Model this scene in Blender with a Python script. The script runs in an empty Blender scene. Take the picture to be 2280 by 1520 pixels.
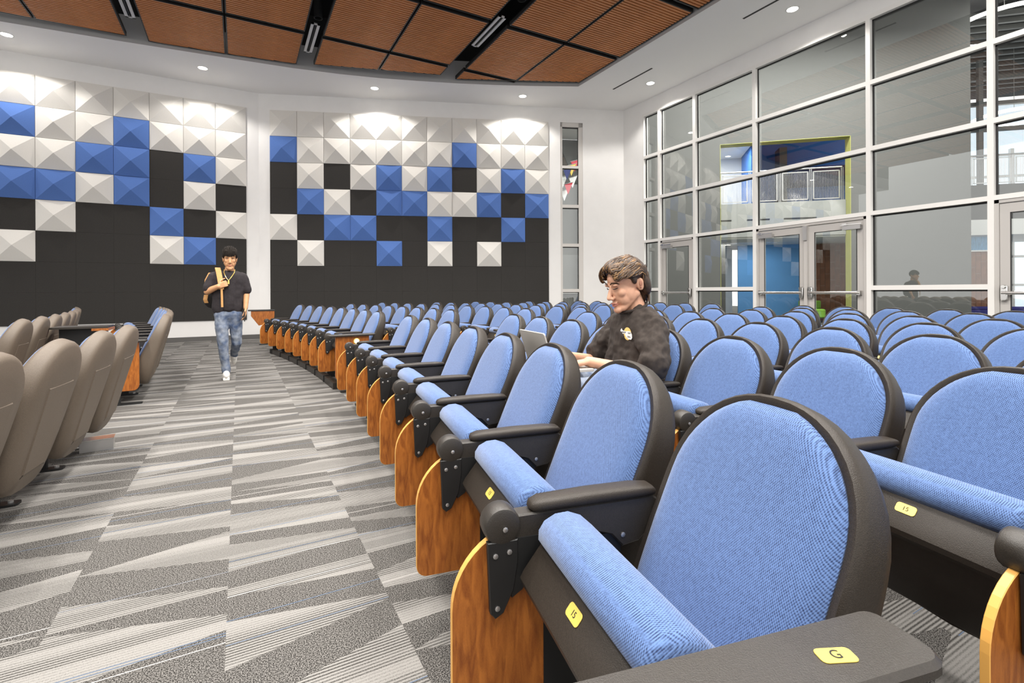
import bpy, bmesh, math, random
from mathutils import Vector, Matrix
random.seed(7)
S = bpy.context.scene
COL = S.collection
PI = math.pi

# ------------------------------------------------------------------ camera, world, exposure
FPX = 1100.0
YAW = math.atan(608 / FPX)          # camera looks this far right of the glass wall's direction (+Y)
CAMH = 1.08
cam = bpy.data.cameras.new('camera'); camo = bpy.data.objects.new('camera', cam); COL.objects.link(camo)
cam.sensor_width = 36.0; cam.lens = FPX / 2280 * 36.0
cam.shift_y = -(760 - 648.1) / 2280
cam.clip_start = .02; cam.clip_end = 200
camo.location = (0, 0, CAMH)
camo.rotation_euler = (Matrix.Rotation(-YAW, 4, 'Z') @ Matrix.Rotation(PI / 2, 4, 'X') @ Matrix.Rotation(math.radians(-0.258), 4, 'Z')).to_euler()
S.camera = camo
S.view_settings.view_transform = 'Standard'; S.view_settings.look = 'None'
S.view_settings.exposure = 0.33; S.view_settings.gamma = 1.0
S.view_settings.use_curve_mapping = False
w = bpy.data.worlds.new('world'); S.world = w; w.use_nodes = True
WB = w.node_tree.nodes['Background']
WB.inputs['Color'].default_value = (1.0, .985, .97, 1); WB.inputs['Strength'].default_value = 1.3
SPOT_W = 104.0; LINEAR_W = 170.0; GAP_W = 290.0; LOBBY_W = 125.0
try:
    S.cycles.max_bounces = 8; S.cycles.diffuse_bounces = 4; S.cycles.transparent_max_bounces = 12
    S.cycles.sample_clamp_indirect = 6.0; S.cycles.caustics_reflective = False; S.cycles.caustics_refractive = False
except Exception:
    pass

# ------------------------------------------------------------------ materials
MATS = {}
def nt(name):
    m = bpy.data.materials.new(name); m.use_nodes = True; MATS[name] = m
    N = m.node_tree; b = N.nodes['Principled BSDF']
    return m, N, b
def mat(name, col, rough=.6, metal=0.0, spec=.5, noise=0.0, nscale=40.0, bump=0.0, bscale=200.0, stretch=(1, 1, 1)):
    m, N, b = nt(name)
    b.inputs['Base Color'].default_value = (*col, 1); b.inputs['Roughness'].default_value = rough
    b.inputs['Metallic'].default_value = metal; b.inputs['Specular IOR Level'].default_value = spec
    if noise or bump:
        tc = N.nodes.new('ShaderNodeTexCoord'); mp = N.nodes.new('ShaderNodeMapping'); N.links.new(tc.outputs['Object'], mp.inputs[0])
        mp.inputs['Scale'].default_value = stretch
    if noise:
        t = N.nodes.new('ShaderNodeTexNoise'); t.inputs['Scale'].default_value = nscale; t.inputs['Detail'].default_value = 3
        N.links.new(mp.outputs[0], t.inputs[0])
        r = N.nodes.new('ShaderNodeValToRGB')
        r.color_ramp.elements[0].position = .3; r.color_ramp.elements[1].position = .7
        r.color_ramp.elements[0].color = (*[c * (1 - noise) for c in col], 1)
        r.color_ramp.elements[1].color = (*[min(1, c * (1 + noise)) for c in col], 1)
        N.links.new(t.outputs['Fac'], r.inputs[0]); N.links.new(r.outputs[0], b.inputs['Base Color'])
    if bump:
        t2 = N.nodes.new('ShaderNodeTexNoise'); t2.inputs['Scale'].default_value = bscale; t2.inputs['Detail'].default_value = 2
        N.links.new(mp.outputs[0], t2.inputs[0])
        bp = N.nodes.new('ShaderNodeBump'); bp.inputs['Strength'].default_value = bump; bp.inputs['Distance'].default_value = .002
        N.links.new(t2.outputs['Fac'], bp.inputs['Height']); N.links.new(bp.outputs[0], b.inputs['Normal'])
    return m
def emit(name, col, st):
    m, N, b = nt(name)
    b.inputs['Base Color'].default_value = (*col, 1)
    b.inputs['Emission Color'].default_value = (*col, 1); b.inputs['Emission Strength'].default_value = st
    return m
mat('wall_white', (.80, .785, .765), .85, noise=.02, nscale=3, bump=.12, bscale=300)
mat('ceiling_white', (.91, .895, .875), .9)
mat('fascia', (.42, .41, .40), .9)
mat('black_void', (.006, .006, .006), .9)
mat('baseboard', (.10, .095, .09), .6)
mat('felt_grey', (.031, .0285, .026), 1, noise=.35, nscale=260, bump=.25, bscale=500)
mat('felt_white', (.70, .675, .63), .95, noise=.05, nscale=200, bump=.15, bscale=500)
mat('felt_blue', (.080, .165, .44), .95, noise=.12, nscale=240, bump=.15, bscale=500)
mat('slat_wood', (.58, .225, .075), .5, spec=.3, noise=.28, nscale=9, stretch=(.25, 6, 6))
mat('panel_trim', (.012, .011, .010), .6)
mat('white_metal', (.78, .76, .73), .45)
mat('frame_metal', (.62, .59, .555), .42)
mat('door_metal', (.50, .475, .45), .42)
mat('gasket', (.01, .01, .01), .6)
mat('chrome', (.75, .74, .72), .22, metal=1)
mat('satin_steel', (.55, .54, .53), .38, metal=.9)
mat('plastic', (.029, .0225, .017), .42, spec=.32, noise=.25, nscale=420, bump=.35, bscale=600)
mat('plastic_black', (.030, .025, .020), .4, noise=.2, nscale=400, bump=.25, bscale=600)
mat('rear_plastic', (.132, .102, .075), .5, noise=.2, nscale=420, bump=.35, bscale=600)
mat('steel_black', (.012, .012, .012), .45)
mat('ply_edge', (.80, .42, .10), .4)
mat('brass', (.85, .62, .13), .35, metal=.35)
mat('ink', (.01, .01, .01), .7)
mat('skin', (.62, .335, .215), .5, noise=.07, nscale=30)
mat('skin_tan', (.56, .29, .14), .5, noise=.07, nscale=30)
mat('lip', (.50, .17, .13), .45)
mat('shirt_brown', (.037, .028, .023), .95, noise=.2, nscale=60, bump=.3, bscale=400)
mat('shirt_black', (.022, .017, .019), .9, noise=.2, nscale=60, bump=.2, bscale=400)
mat('hair_black', (.012, .009, .007), .85, spec=.2)
mat('eye_dark', (.02, .013, .01), .4)
mat('sneaker', (.85, .83, .79), .6)
mat('strap_tan', (.56, .29, .10), .7, noise=.1, nscale=60)
mat('bag_black', (.015, .013, .012), .7)
mat('gold', (.9, .62, .18), .25, metal=.8)
mat('laptop_grey', (.50, .47, .43), .4)
mat('key_black', (.02, .02, .02), .5)
mat('print_yellow', (.90, .62, .20), .8)
mat('print_white', (.9, .9, .88), .8)
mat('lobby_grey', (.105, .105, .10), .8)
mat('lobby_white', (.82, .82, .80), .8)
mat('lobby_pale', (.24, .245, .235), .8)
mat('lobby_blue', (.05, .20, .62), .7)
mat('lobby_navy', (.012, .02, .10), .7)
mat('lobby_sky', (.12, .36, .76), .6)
mat('green_jamb', (.36, .36, .10), .7)
mat('brick', (.24, .10, .05), .6, noise=.3, nscale=3)
mat('mortar', (.30, .24, .2), .9)
mat('mosaic', (.10, .36, .62), .4, noise=.5, nscale=12, stretch=(6, 6, .4))
mat('sofa_blue', (.03, .03, .22), .6)
mat('sofa_green', (.25, .5, .06), .6)
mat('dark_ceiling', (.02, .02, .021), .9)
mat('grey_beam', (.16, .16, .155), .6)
mat('pennant_red', (.5, .03, .05), .7); mat('pennant_gold', (.75, .55, .1), .7); mat('pennant_navy', (.03, .04, .15), .7)
emit('lamp_lens', (1, .96, .88), 14.0)
emit('lamp_ring', (1, .97, .92), 5.0)
emit('window_glow', (.80, .90, 1.0), .6)
emit('aisle_lamp', (1, .9, .7), 2.5)
# woven blue upholstery
def fabric():
    m, N, b = nt('fabric_blue'); L = N.links.new
    tc = N.nodes.new('ShaderNodeTexCoord'); sp = N.nodes.new('ShaderNodeSeparateXYZ'); L(tc.outputs['Object'], sp.inputs[0])
    def M(op, a, c=None, d=None):
        n = N.nodes.new('ShaderNodeMath'); n.operation = op
        for i, v in enumerate((a, c, d)):
            if v is None: continue
            if isinstance(v, (int, float)): n.inputs[i].default_value = v
            else: L(v, n.inputs[i])
        return n.outputs[0]
    k = 2 * PI / .0047
    u = M('SINE', M('MULTIPLY', sp.outputs[1], k))
    zz = M('SUBTRACT', sp.outputs[2], M('MULTIPLY', sp.outputs[0], .55))
    v = M('SINE', M('MULTIPLY', zz, k * .95))
    p = M('ADD', M('MULTIPLY', M('MULTIPLY', u, v), .5), .5)
    nz = N.nodes.new('ShaderNodeTexNoise'); nz.inputs['Scale'].default_value = 330; L(tc.outputs['Object'], nz.inputs[0])
    nb = N.nodes.new('ShaderNodeTexNoise'); nb.inputs['Scale'].default_value = 120; nb.inputs['Detail'].default_value = 1; L(tc.outputs['Object'], nb.inputs[0])
    q = M('ADD', M('ADD', M('MULTIPLY', p, .50), M('MULTIPLY', nz.outputs['Fac'], .36)), M('MULTIPLY_ADD', nb.outputs['Fac'], .24, -.06))
    r = N.nodes.new('ShaderNodeValToRGB'); L(q, r.inputs[0])
    e = r.color_ramp.elements
    e[0].position = .22; e[0].color = (.007, .020, .078, 1); e[1].position = .62; e[1].color = (.108, .192, .405, 1)
    L(r.outputs[0], b.inputs['Base Color']); b.inputs['Roughness'].default_value = .9
    b.inputs['Sheen Weight'].default_value = .25
    bp = N.nodes.new('ShaderNodeBump'); bp.inputs['Strength'].default_value = .35; bp.inputs['Distance'].default_value = .0015
    L(q, bp.inputs['Height']); L(bp.outputs[0], b.inputs['Normal'])
fabric()
def wood():
    m, N, b = nt('cherry'); L = N.links.new
    tc = N.nodes.new('ShaderNodeTexCoord'); mp = N.nodes.new('ShaderNodeMapping'); L(tc.outputs['Object'], mp.inputs[0])
    mp.inputs['Scale'].default_value = (9, 9, 1.6); mp.inputs['Rotation'].default_value = (0, .25, 0)
    t = N.nodes.new('ShaderNodeTexNoise'); t.inputs['Scale'].default_value = 7; t.inputs['Detail'].default_value = 6; t.inputs['Distortion'].default_value = .8
    L(mp.outputs[0], t.inputs[0])
    t2 = N.nodes.new('ShaderNodeTexNoise'); t2.inputs['Scale'].default_value = 160; L(mp.outputs[0], t2.inputs[0])
    ad = N.nodes.new('ShaderNodeMath'); ad.operation = 'MULTIPLY_ADD'; L(t2.outputs['Fac'], ad.inputs[0]); ad.inputs[1].default_value = .3; L(t.outputs['Fac'], ad.inputs[2])
    r = N.nodes.new('ShaderNodeValToRGB'); L(ad.outputs[0], r.inputs[0])
    e = r.color_ramp.elements
    e[0].position = .42; e[0].color = (.20, .052, .010, 1); e[1].position = .86; e[1].color = (.46, .155, .028, 1)
    L(r.outputs[0], b.inputs['Base Color']); b.inputs['Roughness'].default_value = .32
wood()
def carpet(name, light):
    m, N, b = nt(name); L = N.links.new
    g = N.nodes.new('ShaderNodeNewGeometry'); sp = N.nodes.new('ShaderNodeSeparateXYZ'); L(g.outputs['Position'], sp.inputs[0])
    def M(op, a, c=None, d=None):
        n = N.nodes.new('ShaderNodeMath'); n.operation = op
        for i, v in enumerate((a, c, d)):
            if v is None: continue
            if isinstance(v, (int, float)): n.inputs[i].default_value = v
            else: L(v, n.inputs[i])
        return n.outputs[0]
    nz = N.nodes.new('ShaderNodeTexNoise'); nz.inputs['Scale'].default_value = 270; nz.inputs['Detail'].default_value = 1.5; L(g.outputs['Position'], nz.inputs[0])
    r = N.nodes.new('ShaderNodeValToRGB'); e = r.color_ramp.elements
    if light:
        lo = N.nodes.new('ShaderNodeTexNoise'); lo.noise_dimensions = '1D'; lo.inputs['Scale'].default_value = 9; L(sp.outputs[1], lo.inputs['W'])
        st = M('MULTIPLY_ADD', M('SINE', M('MULTIPLY', sp.outputs[1], 2 * PI / .0125)), .5, .5)
        amp = M('MAXIMUM', M('MULTIPLY_ADD', lo.outputs['Fac'], 3.0, -.85), .26)
        q = M('SUBTRACT', M('MULTIPLY_ADD', nz.outputs['Fac'], .9, .42), M('MULTIPLY', st, M('MINIMUM', amp, .75)))
        e[0].position = .1; e[0].color = (.05, .047, .043, 1); e[1].position = .8; e[1].color = (.275, .264, .248, 1)
    else:
        q = nz.outputs['Fac']
        e[0].position = .45; e[0].color = (.030, .028, .026, 1); e[1].position = .58; e[1].color = (.20, .19, .178, 1)
    L(q, r.inputs[0]); L(r.outputs[0], b.inputs['Base Color']); b.inputs['Roughness'].default_value = 1; b.inputs['Specular IOR Level'].default_value = .1
    bp = N.nodes.new('ShaderNodeBump'); bp.inputs['Strength'].default_value = .5; bp.inputs['Distance'].default_value = .003
    L(q, bp.inputs['Height']); L(bp.outputs[0], b.inputs['Normal'])
carpet('carpet_light', True); carpet('carpet_dark', False)
mat('carpet_white_yarn', (.42, .40, .38), 1); mat('carpet_blue_yarn', (.115, .16, .24), 1)
def glass():
    m, N, b = nt('glass'); L = N.links.new
    N.nodes.remove(b); out = N.nodes['Material Output']
    tr = N.nodes.new('ShaderNodeBsdfTransparent'); tr.inputs[0].default_value = (.93, .95, .94, 1)
    gl = N.nodes.new('ShaderNodeBsdfGlossy'); gl.inputs['Roughness'].default_value = 0; gl.inputs['Color'].default_value = (1, 1, 1, 1)
    lw_ = N.nodes.new('ShaderNodeLayerWeight'); lw_.inputs['Blend'].default_value = .5
    pw = N.nodes.new('ShaderNodeMath'); pw.operation = 'POWER'; L(lw_.outputs['Facing'], pw.inputs[0]); pw.inputs[1].default_value = 5
    mu = N.nodes.new('ShaderNodeMath'); mu.operation = 'MULTIPLY_ADD'; mu.use_clamp = True; L(pw.outputs[0], mu.inputs[0]); mu.inputs[1].default_value = .95; mu.inputs[2].default_value = .08
    mx = N.nodes.new('ShaderNodeMixShader'); L(mu.outputs[0], mx.inputs[0]); L(tr.outputs[0], mx.inputs[1]); L(gl.outputs[0], mx.inputs[2]); L(mx.outputs[0], out.inputs[0])
glass()
def denim():
    m, N, b = nt('denim'); L = N.links.new
    tc = N.nodes.new('ShaderNodeTexCoord')
    t = N.nodes.new('ShaderNodeTexNoise'); t.inputs['Scale'].default_value = 11; t.inputs['Detail'].default_value = 7; L(tc.outputs['Object'], t.inputs[0])
    r = N.nodes.new('ShaderNodeValToRGB'); e = r.color_ramp.elements
    e[0].position = .32; e[0].color = (.05, .08, .155, 1); e[1].position = .74; e[1].color = (.33, .36, .40, 1)
    L(t.outputs['Fac'], r.inputs[0]); L(r.outputs[0], b.inputs['Base Color']); b.inputs['Roughness'].default_value = .9
denim()
mat('hair_brown', (.040, .021, .011), .42, noise=.5, nscale=60)
mat('hair_mid', (.085, .043, .018), .4, noise=.4, nscale=50)
mat('hair_gold', (.24, .13, .05), .4, noise=.3, nscale=50)
mat('ear_shade', (.38, .16, .10), .55)

# ------------------------------------------------------------------ helpers
class MB:
    def __init__(s): s.v = []; s.f = []; s.mi = []
    def add(s, vs, fs, mi=0):
        o = len(s.v); s.v += [tuple(p) for p in vs]; s.f += [tuple(i + o for i in f) for f in fs]
        s.mi += ([mi] * len(fs) if isinstance(mi, int) else list(mi)); return s
    def box(s, x0, x1, y0, y1, z0, z1, mi=0, M=None):
        vs = [Vector((x, y, z)) for z in (z0, z1) for y in (y0, y1) for x in (x0, x1)]
        if M is not None: vs = [M @ p for p in vs]
        return s.add(vs, [(0, 2, 3, 1), (4, 5, 7, 6), (0, 1, 5, 4), (2, 6, 7, 3), (0, 4, 6, 2), (1, 3, 7, 5)], mi)
    def prism(s, poly, a, b, axis='y', mi=0, side=None, bev=0.0):
        """poly 2-D points; axis y: (x,z) extruded in y; axis z: (x,y) extruded in z; axis x: (y,z)."""
        def P(p, h):
            return {'y': (p[0], h, p[1]), 'z': (p[0], p[1], h), 'x': (h, p[0], p[1])}[axis]
        n = len(poly)
        if bev:
            cx = sum(p[0] for p in poly) / n; cy = sum(p[1] for p in poly) / n
            ins = inset(poly, bev)
            lay = [(ins, a), (poly, a + bev), (poly, b - bev), (ins, b)]
        else: lay = [(poly, a), (poly, b)]
        vs = [P(p, h) for pl, h in lay for p in pl]
        fs = []; m = []
        for k in range(len(lay) - 1):
            for i in range(n):
                j = (i + 1) % n; fs.append((k * n + i, k * n + j, (k + 1) * n + j, (k + 1) * n + i)); m.append(mi if side is None else side)
        fs.append(tuple(range(n))[::-1]); fs.append(tuple(range((len(lay) - 1) * n, len(lay) * n))); m += [mi, mi]
        return s.add(vs, fs, m)
    def loft(s, rings, cap=True, mi=0, close=True):
        n = len(rings[0]); vs = [p for r in rings for p in r]; fs = []
        for k in range(len(rings) - 1):
            for i in range(n if close else n - 1):
                j = (i + 1) % n; fs.append((k * n + i, k * n + j, (k + 1) * n + j, (k + 1) * n + i))
        if cap: fs.append(tuple(range(n))[::-1]); fs.append(tuple(range((len(rings) - 1) * n, len(rings) * n)))
        return s.add(vs, fs, mi)
    def tube(s, pts, r, n=8, mi=0, cap=True):
        pts = [Vector(p) for p in pts]; rs = r if isinstance(r, (list, tuple)) else [r] * len(pts)
        rings = []; up = None
        for i, p in enumerate(pts):
            d = (pts[min(i + 1, len(pts) - 1)] - pts[max(i - 1, 0)]).normalized()
            if up is None: up = Vector((0, 0, 1)) if abs(d.z) < .9 else Vector((1, 0, 0))
            a = d.cross(up).normalized(); b = a.cross(d).normalized(); up = b
            rings.append([p + (a * math.cos(t) + b * math.sin(t)) * rs[i] for t in (2 * PI * k / n for k in range(n))])
        return s.loft(rings, cap, mi)
    def capsule(s, p, q, r0, r1, n=14):
        p, q = Vector(p), Vector(q); d = (q - p).normalized()
        pts = []; rs = []
        for t in (-.999, -.8, -.5, 0):
            pts.append(p + d * r0 * t); rs.append(r0 * math.sqrt(max(0, 1 - t * t)) + 1e-4)
        for t in (0, .5, .8, .999):
            pts.append(q + d * r1 * t); rs.append(r1 * math.sqrt(max(0, 1 - t * t)) + 1e-4)
        if (q - p).length < 1e-6: pts = pts[:4] + pts[5:]; rs = rs[:4] + rs[5:]
        return s.tube(pts, rs, n)
    def ell(s, c, r, rot=None, n=16, m=10, mi=0):
        c = Vector(c); R = Matrix.Identity(3) if rot is None else rot.to_3x3()
        rings = []
        for k in range(m + 1):
            t = PI * (k + .02) / (m + .04); z = -math.cos(t); q = math.sin(t)
            rings.append([c + R @ Vector((r[0] * q * math.cos(2 * PI * i / n), r[1] * q * math.sin(2 * PI * i / n), r[2] * z)) for i in range(n)])
        return s.loft(rings, True, mi)
    def lathe(s, prof, c, axis='z', n=20, mi=0, cap=True):
        rings = []
        for r, h in prof:
            rings.append([(Vector(c) + {'z': Vector((r * math.cos(t), r * math.sin(t), h)), 'y': Vector((r * math.sin(t), h, r * math.cos(t))), 'x': Vector((h, r * math.cos(t), r * math.sin(t)))}[axis]) for t in (2 * PI * i / n for i in range(n))])
        if not cap: rings.append(rings[0])
        return s.loft(rings, cap, mi)
    def mesh(s, name, mats, smooth=False, angle=40):
        me = bpy.data.meshes.new(name); me.from_pydata(s.v, [], s.f)
        for m in (mats if isinstance(mats, (list, tuple)) else [mats]): me.materials.append(MATS[m])
        me.polygons.foreach_set('material_index', s.mi)
        bm = bmesh.new(); bm.from_mesh(me); bmesh.ops.recalc_face_normals(bm, faces=bm.faces[:])
        if smooth:
            for f in bm.faces: f.smooth = True
            lim = math.radians(angle)
            for e in bm.edges:
                if len(e.link_faces) == 2 and e.calc_face_angle(0) > lim: e.smooth = False
        bm.to_mesh(me); bm.free(); me.update()
        return me
    def build(s, name, mats, parent=None, smooth=False, angle=40):
        return link(name, s.mesh(name, mats, smooth, angle), parent)
def link(name, me, parent=None):
    o = bpy.data.objects.new(name, me); COL.objects.link(o)
    if parent is not None: o.parent = parent
    return o
def tag(o, label=None, cat=None, group=None, kind=None):
    if label: o['label'] = label
    if cat: o['category'] = cat
    if group: o['group'] = group
    if kind: o['kind'] = kind
    return o
def empty(name, loc=(0, 0, 0), rz=0.0, parent=None):
    o = bpy.data.objects.new(name, None); COL.objects.link(o); o.location = loc; o.rotation_euler = (0, 0, rz)
    o.empty_display_size = .1
    if parent is not None: o.parent = parent
    return o
def thing(name, label, cat, loc=(0, 0, 0), rz=0.0, group=None):
    return tag(empty(name, loc, rz), label, cat, group)
def struct(name, label, loc=(0, 0, 0), rz=0.0):
    return tag(empty(name, loc, rz), label, None, None, 'structure')
def copy_tree(o, parent=None):
    c = o.copy(); COL.objects.link(c); c.parent = parent
    for ch in o.children: copy_tree(ch, c)
    return c
def inset(poly, d):
    n = len(poly); A = sum(poly[i][0] * poly[(i + 1) % n][1] - poly[(i + 1) % n][0] * poly[i][1] for i in range(n)); sg = 1 if A > 0 else -1
    out = []
    for i in range(n):
        p0, p, p1 = Vector(poly[i - 1][:2]), Vector(poly[i][:2]), Vector(poly[(i + 1) % n][:2])
        a = (p - p0); b = (p1 - p)
        a = a.normalized() if a.length > 1e-9 else b.normalized(); b = b.normalized() if b.length > 1e-9 else a
        n1 = Vector((-a.y, a.x)) * sg; n2 = Vector((-b.y, b.x)) * sg
        h = (n1 + n2); h = h.normalized() if h.length > 1e-6 else n1
        k = d / max(.45, h.dot(n1)); q = p + h * k; out.append((q.x, q.y))
    return out
def rrect(x0, x1, y0, y1, r, n=4):
    """rounded rectangle; r = radius or (bl, br, tr, tl)"""
    rs = r if isinstance(r, (list, tuple)) else (r,) * 4
    cs = ((x0, y0, 1, 1, PI), (x1, y0, -1, 1, 1.5 * PI), (x1, y1, -1, -1, 0), (x0, y1, 1, -1, .5 * PI))
    out = []
    for (cx, cy, sx, sy, a0), q in zip(cs, rs):
        if q <= 0: out.append((cx, cy)); continue
        for k in range(n + 1):
            a = a0 + PI / 2 * k / n; out.append((cx + sx * q + q * math.cos(a), cy + sy * q + q * math.sin(a)))
    return out
def text_mesh(txt, size, mat_name):
    cu = bpy.data.curves.new('lettering', 'FONT'); cu.body = txt; cu.size = size; cu.align_x = 'CENTER'; cu.align_y = 'CENTER'; cu.extrude = .0002
    o = bpy.data.objects.new('lettering', cu); COL.objects.link(o)
    dg = bpy.context.evaluated_depsgraph_get(); me = bpy.data.meshes.new_from_object(o.evaluated_get(dg))
    bpy.data.objects.remove(o); me.materials.clear(); me.materials.append(MATS[mat_name]); return me
def light(name, kind, loc, power, parent=None, color=(1, .965, .92), **kw):
    l = bpy.data.lights.new(name, kind); l.energy = power; l.color = color
    for k, v in kw.items(): setattr(l, k, v)
    o = bpy.data.objects.new(name, l); COL.objects.link(o); o.location = loc
    if parent is not None: o.parent = parent
    return o
ORD = ['first', 'second', 'third', 'fourth', 'fifth', 'sixth', 'seventh', 'eighth', 'ninth', 'tenth', 'eleventh', 'twelfth', 'thirteenth', 'fourteenth', 'fifteenth', 'sixteenth']

# ------------------------------------------------------------------ the room shell
ZC = 5.744; XG = 8.75; YB = 13.0; XK = .42; SLOPE = -.383
def wall_y(x): return YB if x < XK else YB + SLOPE * (x - XK)
YE = wall_y(XG)
ANG = math.atan(SLOPE)                      # direction of the angled wall
XL, YF = -9.0, -4.0                         # the room runs on left and behind the camera
# carpet: 50 cm tiles
def carpet_mesh(seed):
    rnd = random.Random(seed); b = MB(); T = .5
    vs = []; dark = rnd.random() < .5
    cuts = []; v = rnd.uniform(.03, .16)
    while v < .5:
        t = rnd.choice((-1, 1)) * rnd.uniform(.03, .19); cuts.append((v - t / 2, v + t / 2)); v += rnd.uniform(.10, .22)
    prev = (0.0, 0.0)
    for c in cuts + [(T, T)]:
        c = tuple(min(T, max(p, q)) for p, q in zip(prev, c))
        if c[0] - prev[0] + c[1] - prev[1] > 1e-4:
            poly = [(0, prev[0], 0), (T, prev[1], 0), (T, c[1], 0), (0, c[0], 0)]
            q = []
            for p in poly:
                if not q or (Vector(p) - Vector(q[-1])).length > 1e-5: q.append(p)
            b.add(q, [tuple(range(len(q)))], 1 if dark else 0)
        dark = not dark; prev = c
    for mi in (2, 3, 3):
        if rnd.random() < (.8 if mi == 2 else .5):
            y = rnd.uniform(.02, .48); wd = .0042 if mi == 2 else .003
            b.add([(0, y, .0006), (T, y, .0006), (T, y + wd, .0006), (0, y + wd, .0006)], [(0, 1, 2, 3)], mi)
    return b
CM = ['carpet_light', 'carpet_dark', 'carpet_white_yarn', 'carpet_blue_yarn']
variants = [carpet_mesh(100 + i).mesh('carpet_tile', CM) for i in range(22)]
fl = MB(); fl.box(-14, 30, -12, 30, -.12, -.004)
floor = tag(fl.build('floor', 'lobby_grey'), 'grey patterned carpet tile floor of the auditorium', None, None, 'structure')
tiles = []
for i in range(-18, 18):
    for j in range(-2, 27):
        x, y = -.04 + .5 * i, .08 + .5 * j
        if x + .5 > XG or y > wall_y(x) + .02: continue
        Z = (x + .25) * math.sin(YAW) + (y + .25) * math.cos(YAW); X = (x + .25) * math.cos(YAW) - (y + .25) * math.sin(YAW)
        vis = Z > .3 and -1.2 * Z < X < 1.2 * Z
        aisle = -1.6 < x < .9 or (x < 3 and y < 2)
        tiles.append((0 if (vis and aisle) else 1, Z if Z > 0 else 99, x, y))
tiles.sort()
rest = MB(); rr = random.Random(5)
for k, (_, Z, x, y) in enumerate(tiles):
    me = rr.choice(variants)
    if k < 290:
        o = link('carpet_tile', me, floor); o.location = (x, y, 0)
    else:
        for p in me.polygons: rest.add([Vector(me.vertices[i].co) + Vector((x, y, 0)) for i in p.vertices], [tuple(range(len(p.vertices)))], p.material_index)
tag(rest.build('carpet_field', CM, floor), kind='stuff')

# walls
def wallbox(name, label, x0, y0, x1, y1, z0, z1, th=.12, m='wall_white', parent=None):
    d = Vector((x1 - x0, y1 - y0, 0)); L = d.length; a = math.atan2(d.y, d.x)
    b = MB(); b.box(0, L, 0, th, z0, z1); o = b.build(name, m, parent); o.location = (x0, y0, 0); o.rotation_euler = (0, 0, a)
    if label: tag(o, label, None, None, 'structure')
    return o
wallbox('wall_left', 'white back wall carrying the left acoustic panels', XL, YB, XK, YB, 0, 6.3)
# angled wall, with the slit window opening between s0 and s1 along it
def aw(x): return (x - XK) / math.cos(ANG)
S0, S1 = aw(7.18), aw(7.73); LA = aw(XG)
wa = tag(empty('wall_angled', (XK, YB, 0), ANG), 'white angled back wall carrying the right acoustic panels', None, None, 'structure')
b = MB(); b.box(0, S0, 0, .14, 0, 6.3); b.box(S1, LA + .1, 0, .14, 0, 6.3); b.box(S0, S1, 0, .14, 5.38, 6.3); b.build('wall_face', 'wall_white', wa)
# slit window
sw = tag(empty('window_1', (XK, YB, 0), ANG), 'tall narrow slit window with stacked panes in angled wall', None, None, 'structure')
b = MB(); f = .055
b.box(S0, S0 + f, .02, .12, 0, 5.38); b.box(S1 - f - .05, S1, .02, .12, 0, 5.38); b.box(S0, S1, .02, .12, 5.27, 5.38)
b.build('window_frame', 'frame_metal', sw)
zt = [(4.215, 4.28), (3.205, 3.285), (2.21, 2.29), (1.05, 1.13)]
for z0, z1 in zt:
    b = MB(); b.box(S0 + f, S1 - f - .05, .02, .12, z0, z1); b.build('transom', 'frame_metal', sw)
ed = [5.27] + [z for p in zt for z in (p[1], p[0])] + [0.0]
for k in range(0, len(ed), 2):
    b = MB(); b.box(S0 + f, S1 - f - .05, .085, .093, ed[k + 1], ed[k]); b.build('pane', 'glass', sw)
    b = MB(); b.box(S0 + f, S1 - f - .05, .07, .085, ed[k] - .02, ed[k]); b.box(S1 - f - .066, S1 - f - .05, .07, .085, ed[k + 1], ed[k]); b.build('gasket', 'gasket', sw)
# baseboards
o = wallbox('baseboard_left', 'dark grey baseboard along the left back wall', XL, YB - .015, XK, YB - .015, 0, .10, .015, 'baseboard')
o = wallbox('baseboard_angled', 'dark grey baseboard along the angled back wall', XK, YB - .015, XG, YE - .015, 0, .10, .015, 'baseboard')

# wall header and pier around the glass wall (x = XG)
b = MB(); b.box(XG, XG + .14, YF, YE + .1, 5.43, 6.3); b.box(XG, XG + .14, 9.13, YE + .2, 0, 5.43)
tag(b.build('wall_right', 'wall_white'), 'white wall header and pier around the glass wall', None, None, 'structure')
gw = tag(empty('window_2', (XG, 0, 0)), 'tall white framed interior glass wall facing the lobby', None, None, 'structure')
MUL = [(9.08, 9.13), (8.55, 8.62), (7.51, 7.583), (6.072, 6.14), (4.09, 4.155), (2.634, 2.70), (1.60, 1.665), (.15, .215), (-1.3, -1.235)]
TRZ = [(5.36, 5.43), (4.32, 4.39), (3.275, 3.345), (2.255, 2.32)]
for y0, y1 in MUL:
    b = MB(); b.box(-.005, .13, y0, y1, 0, 5.43); b.build('mullion', 'white_metal', gw)
DOORS = {1, 3, 5}
for k in range(len(MUL) - 1):
    y1, y0 = MUL[k][0], MUL[k + 1][1]
    zs = list(TRZ) + ([] if k in DOORS else [(1.073, 1.145), (0, .09)])
    for z0, z1 in zs:
        b = MB(); b.box(-.003, .125, y0, y1, z0, z1); b.build('transom', 'white_metal', gw)
    for q in range(len(zs) - 1):
        zt_, zb_ = zs[q][0], zs[q + 1][1]
        b = MB(); b.box(.085, .095, y0, y1, zb_, zt_); b.build('pane', 'glass', gw)
        b = MB(); b.box(.066, .085, y0, y1, zt_ - .022, zt_); b.box(.066, .085, y1 - .022, y1, zb_, zt_); b.build('gasket', 'gasket', gw)
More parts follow.
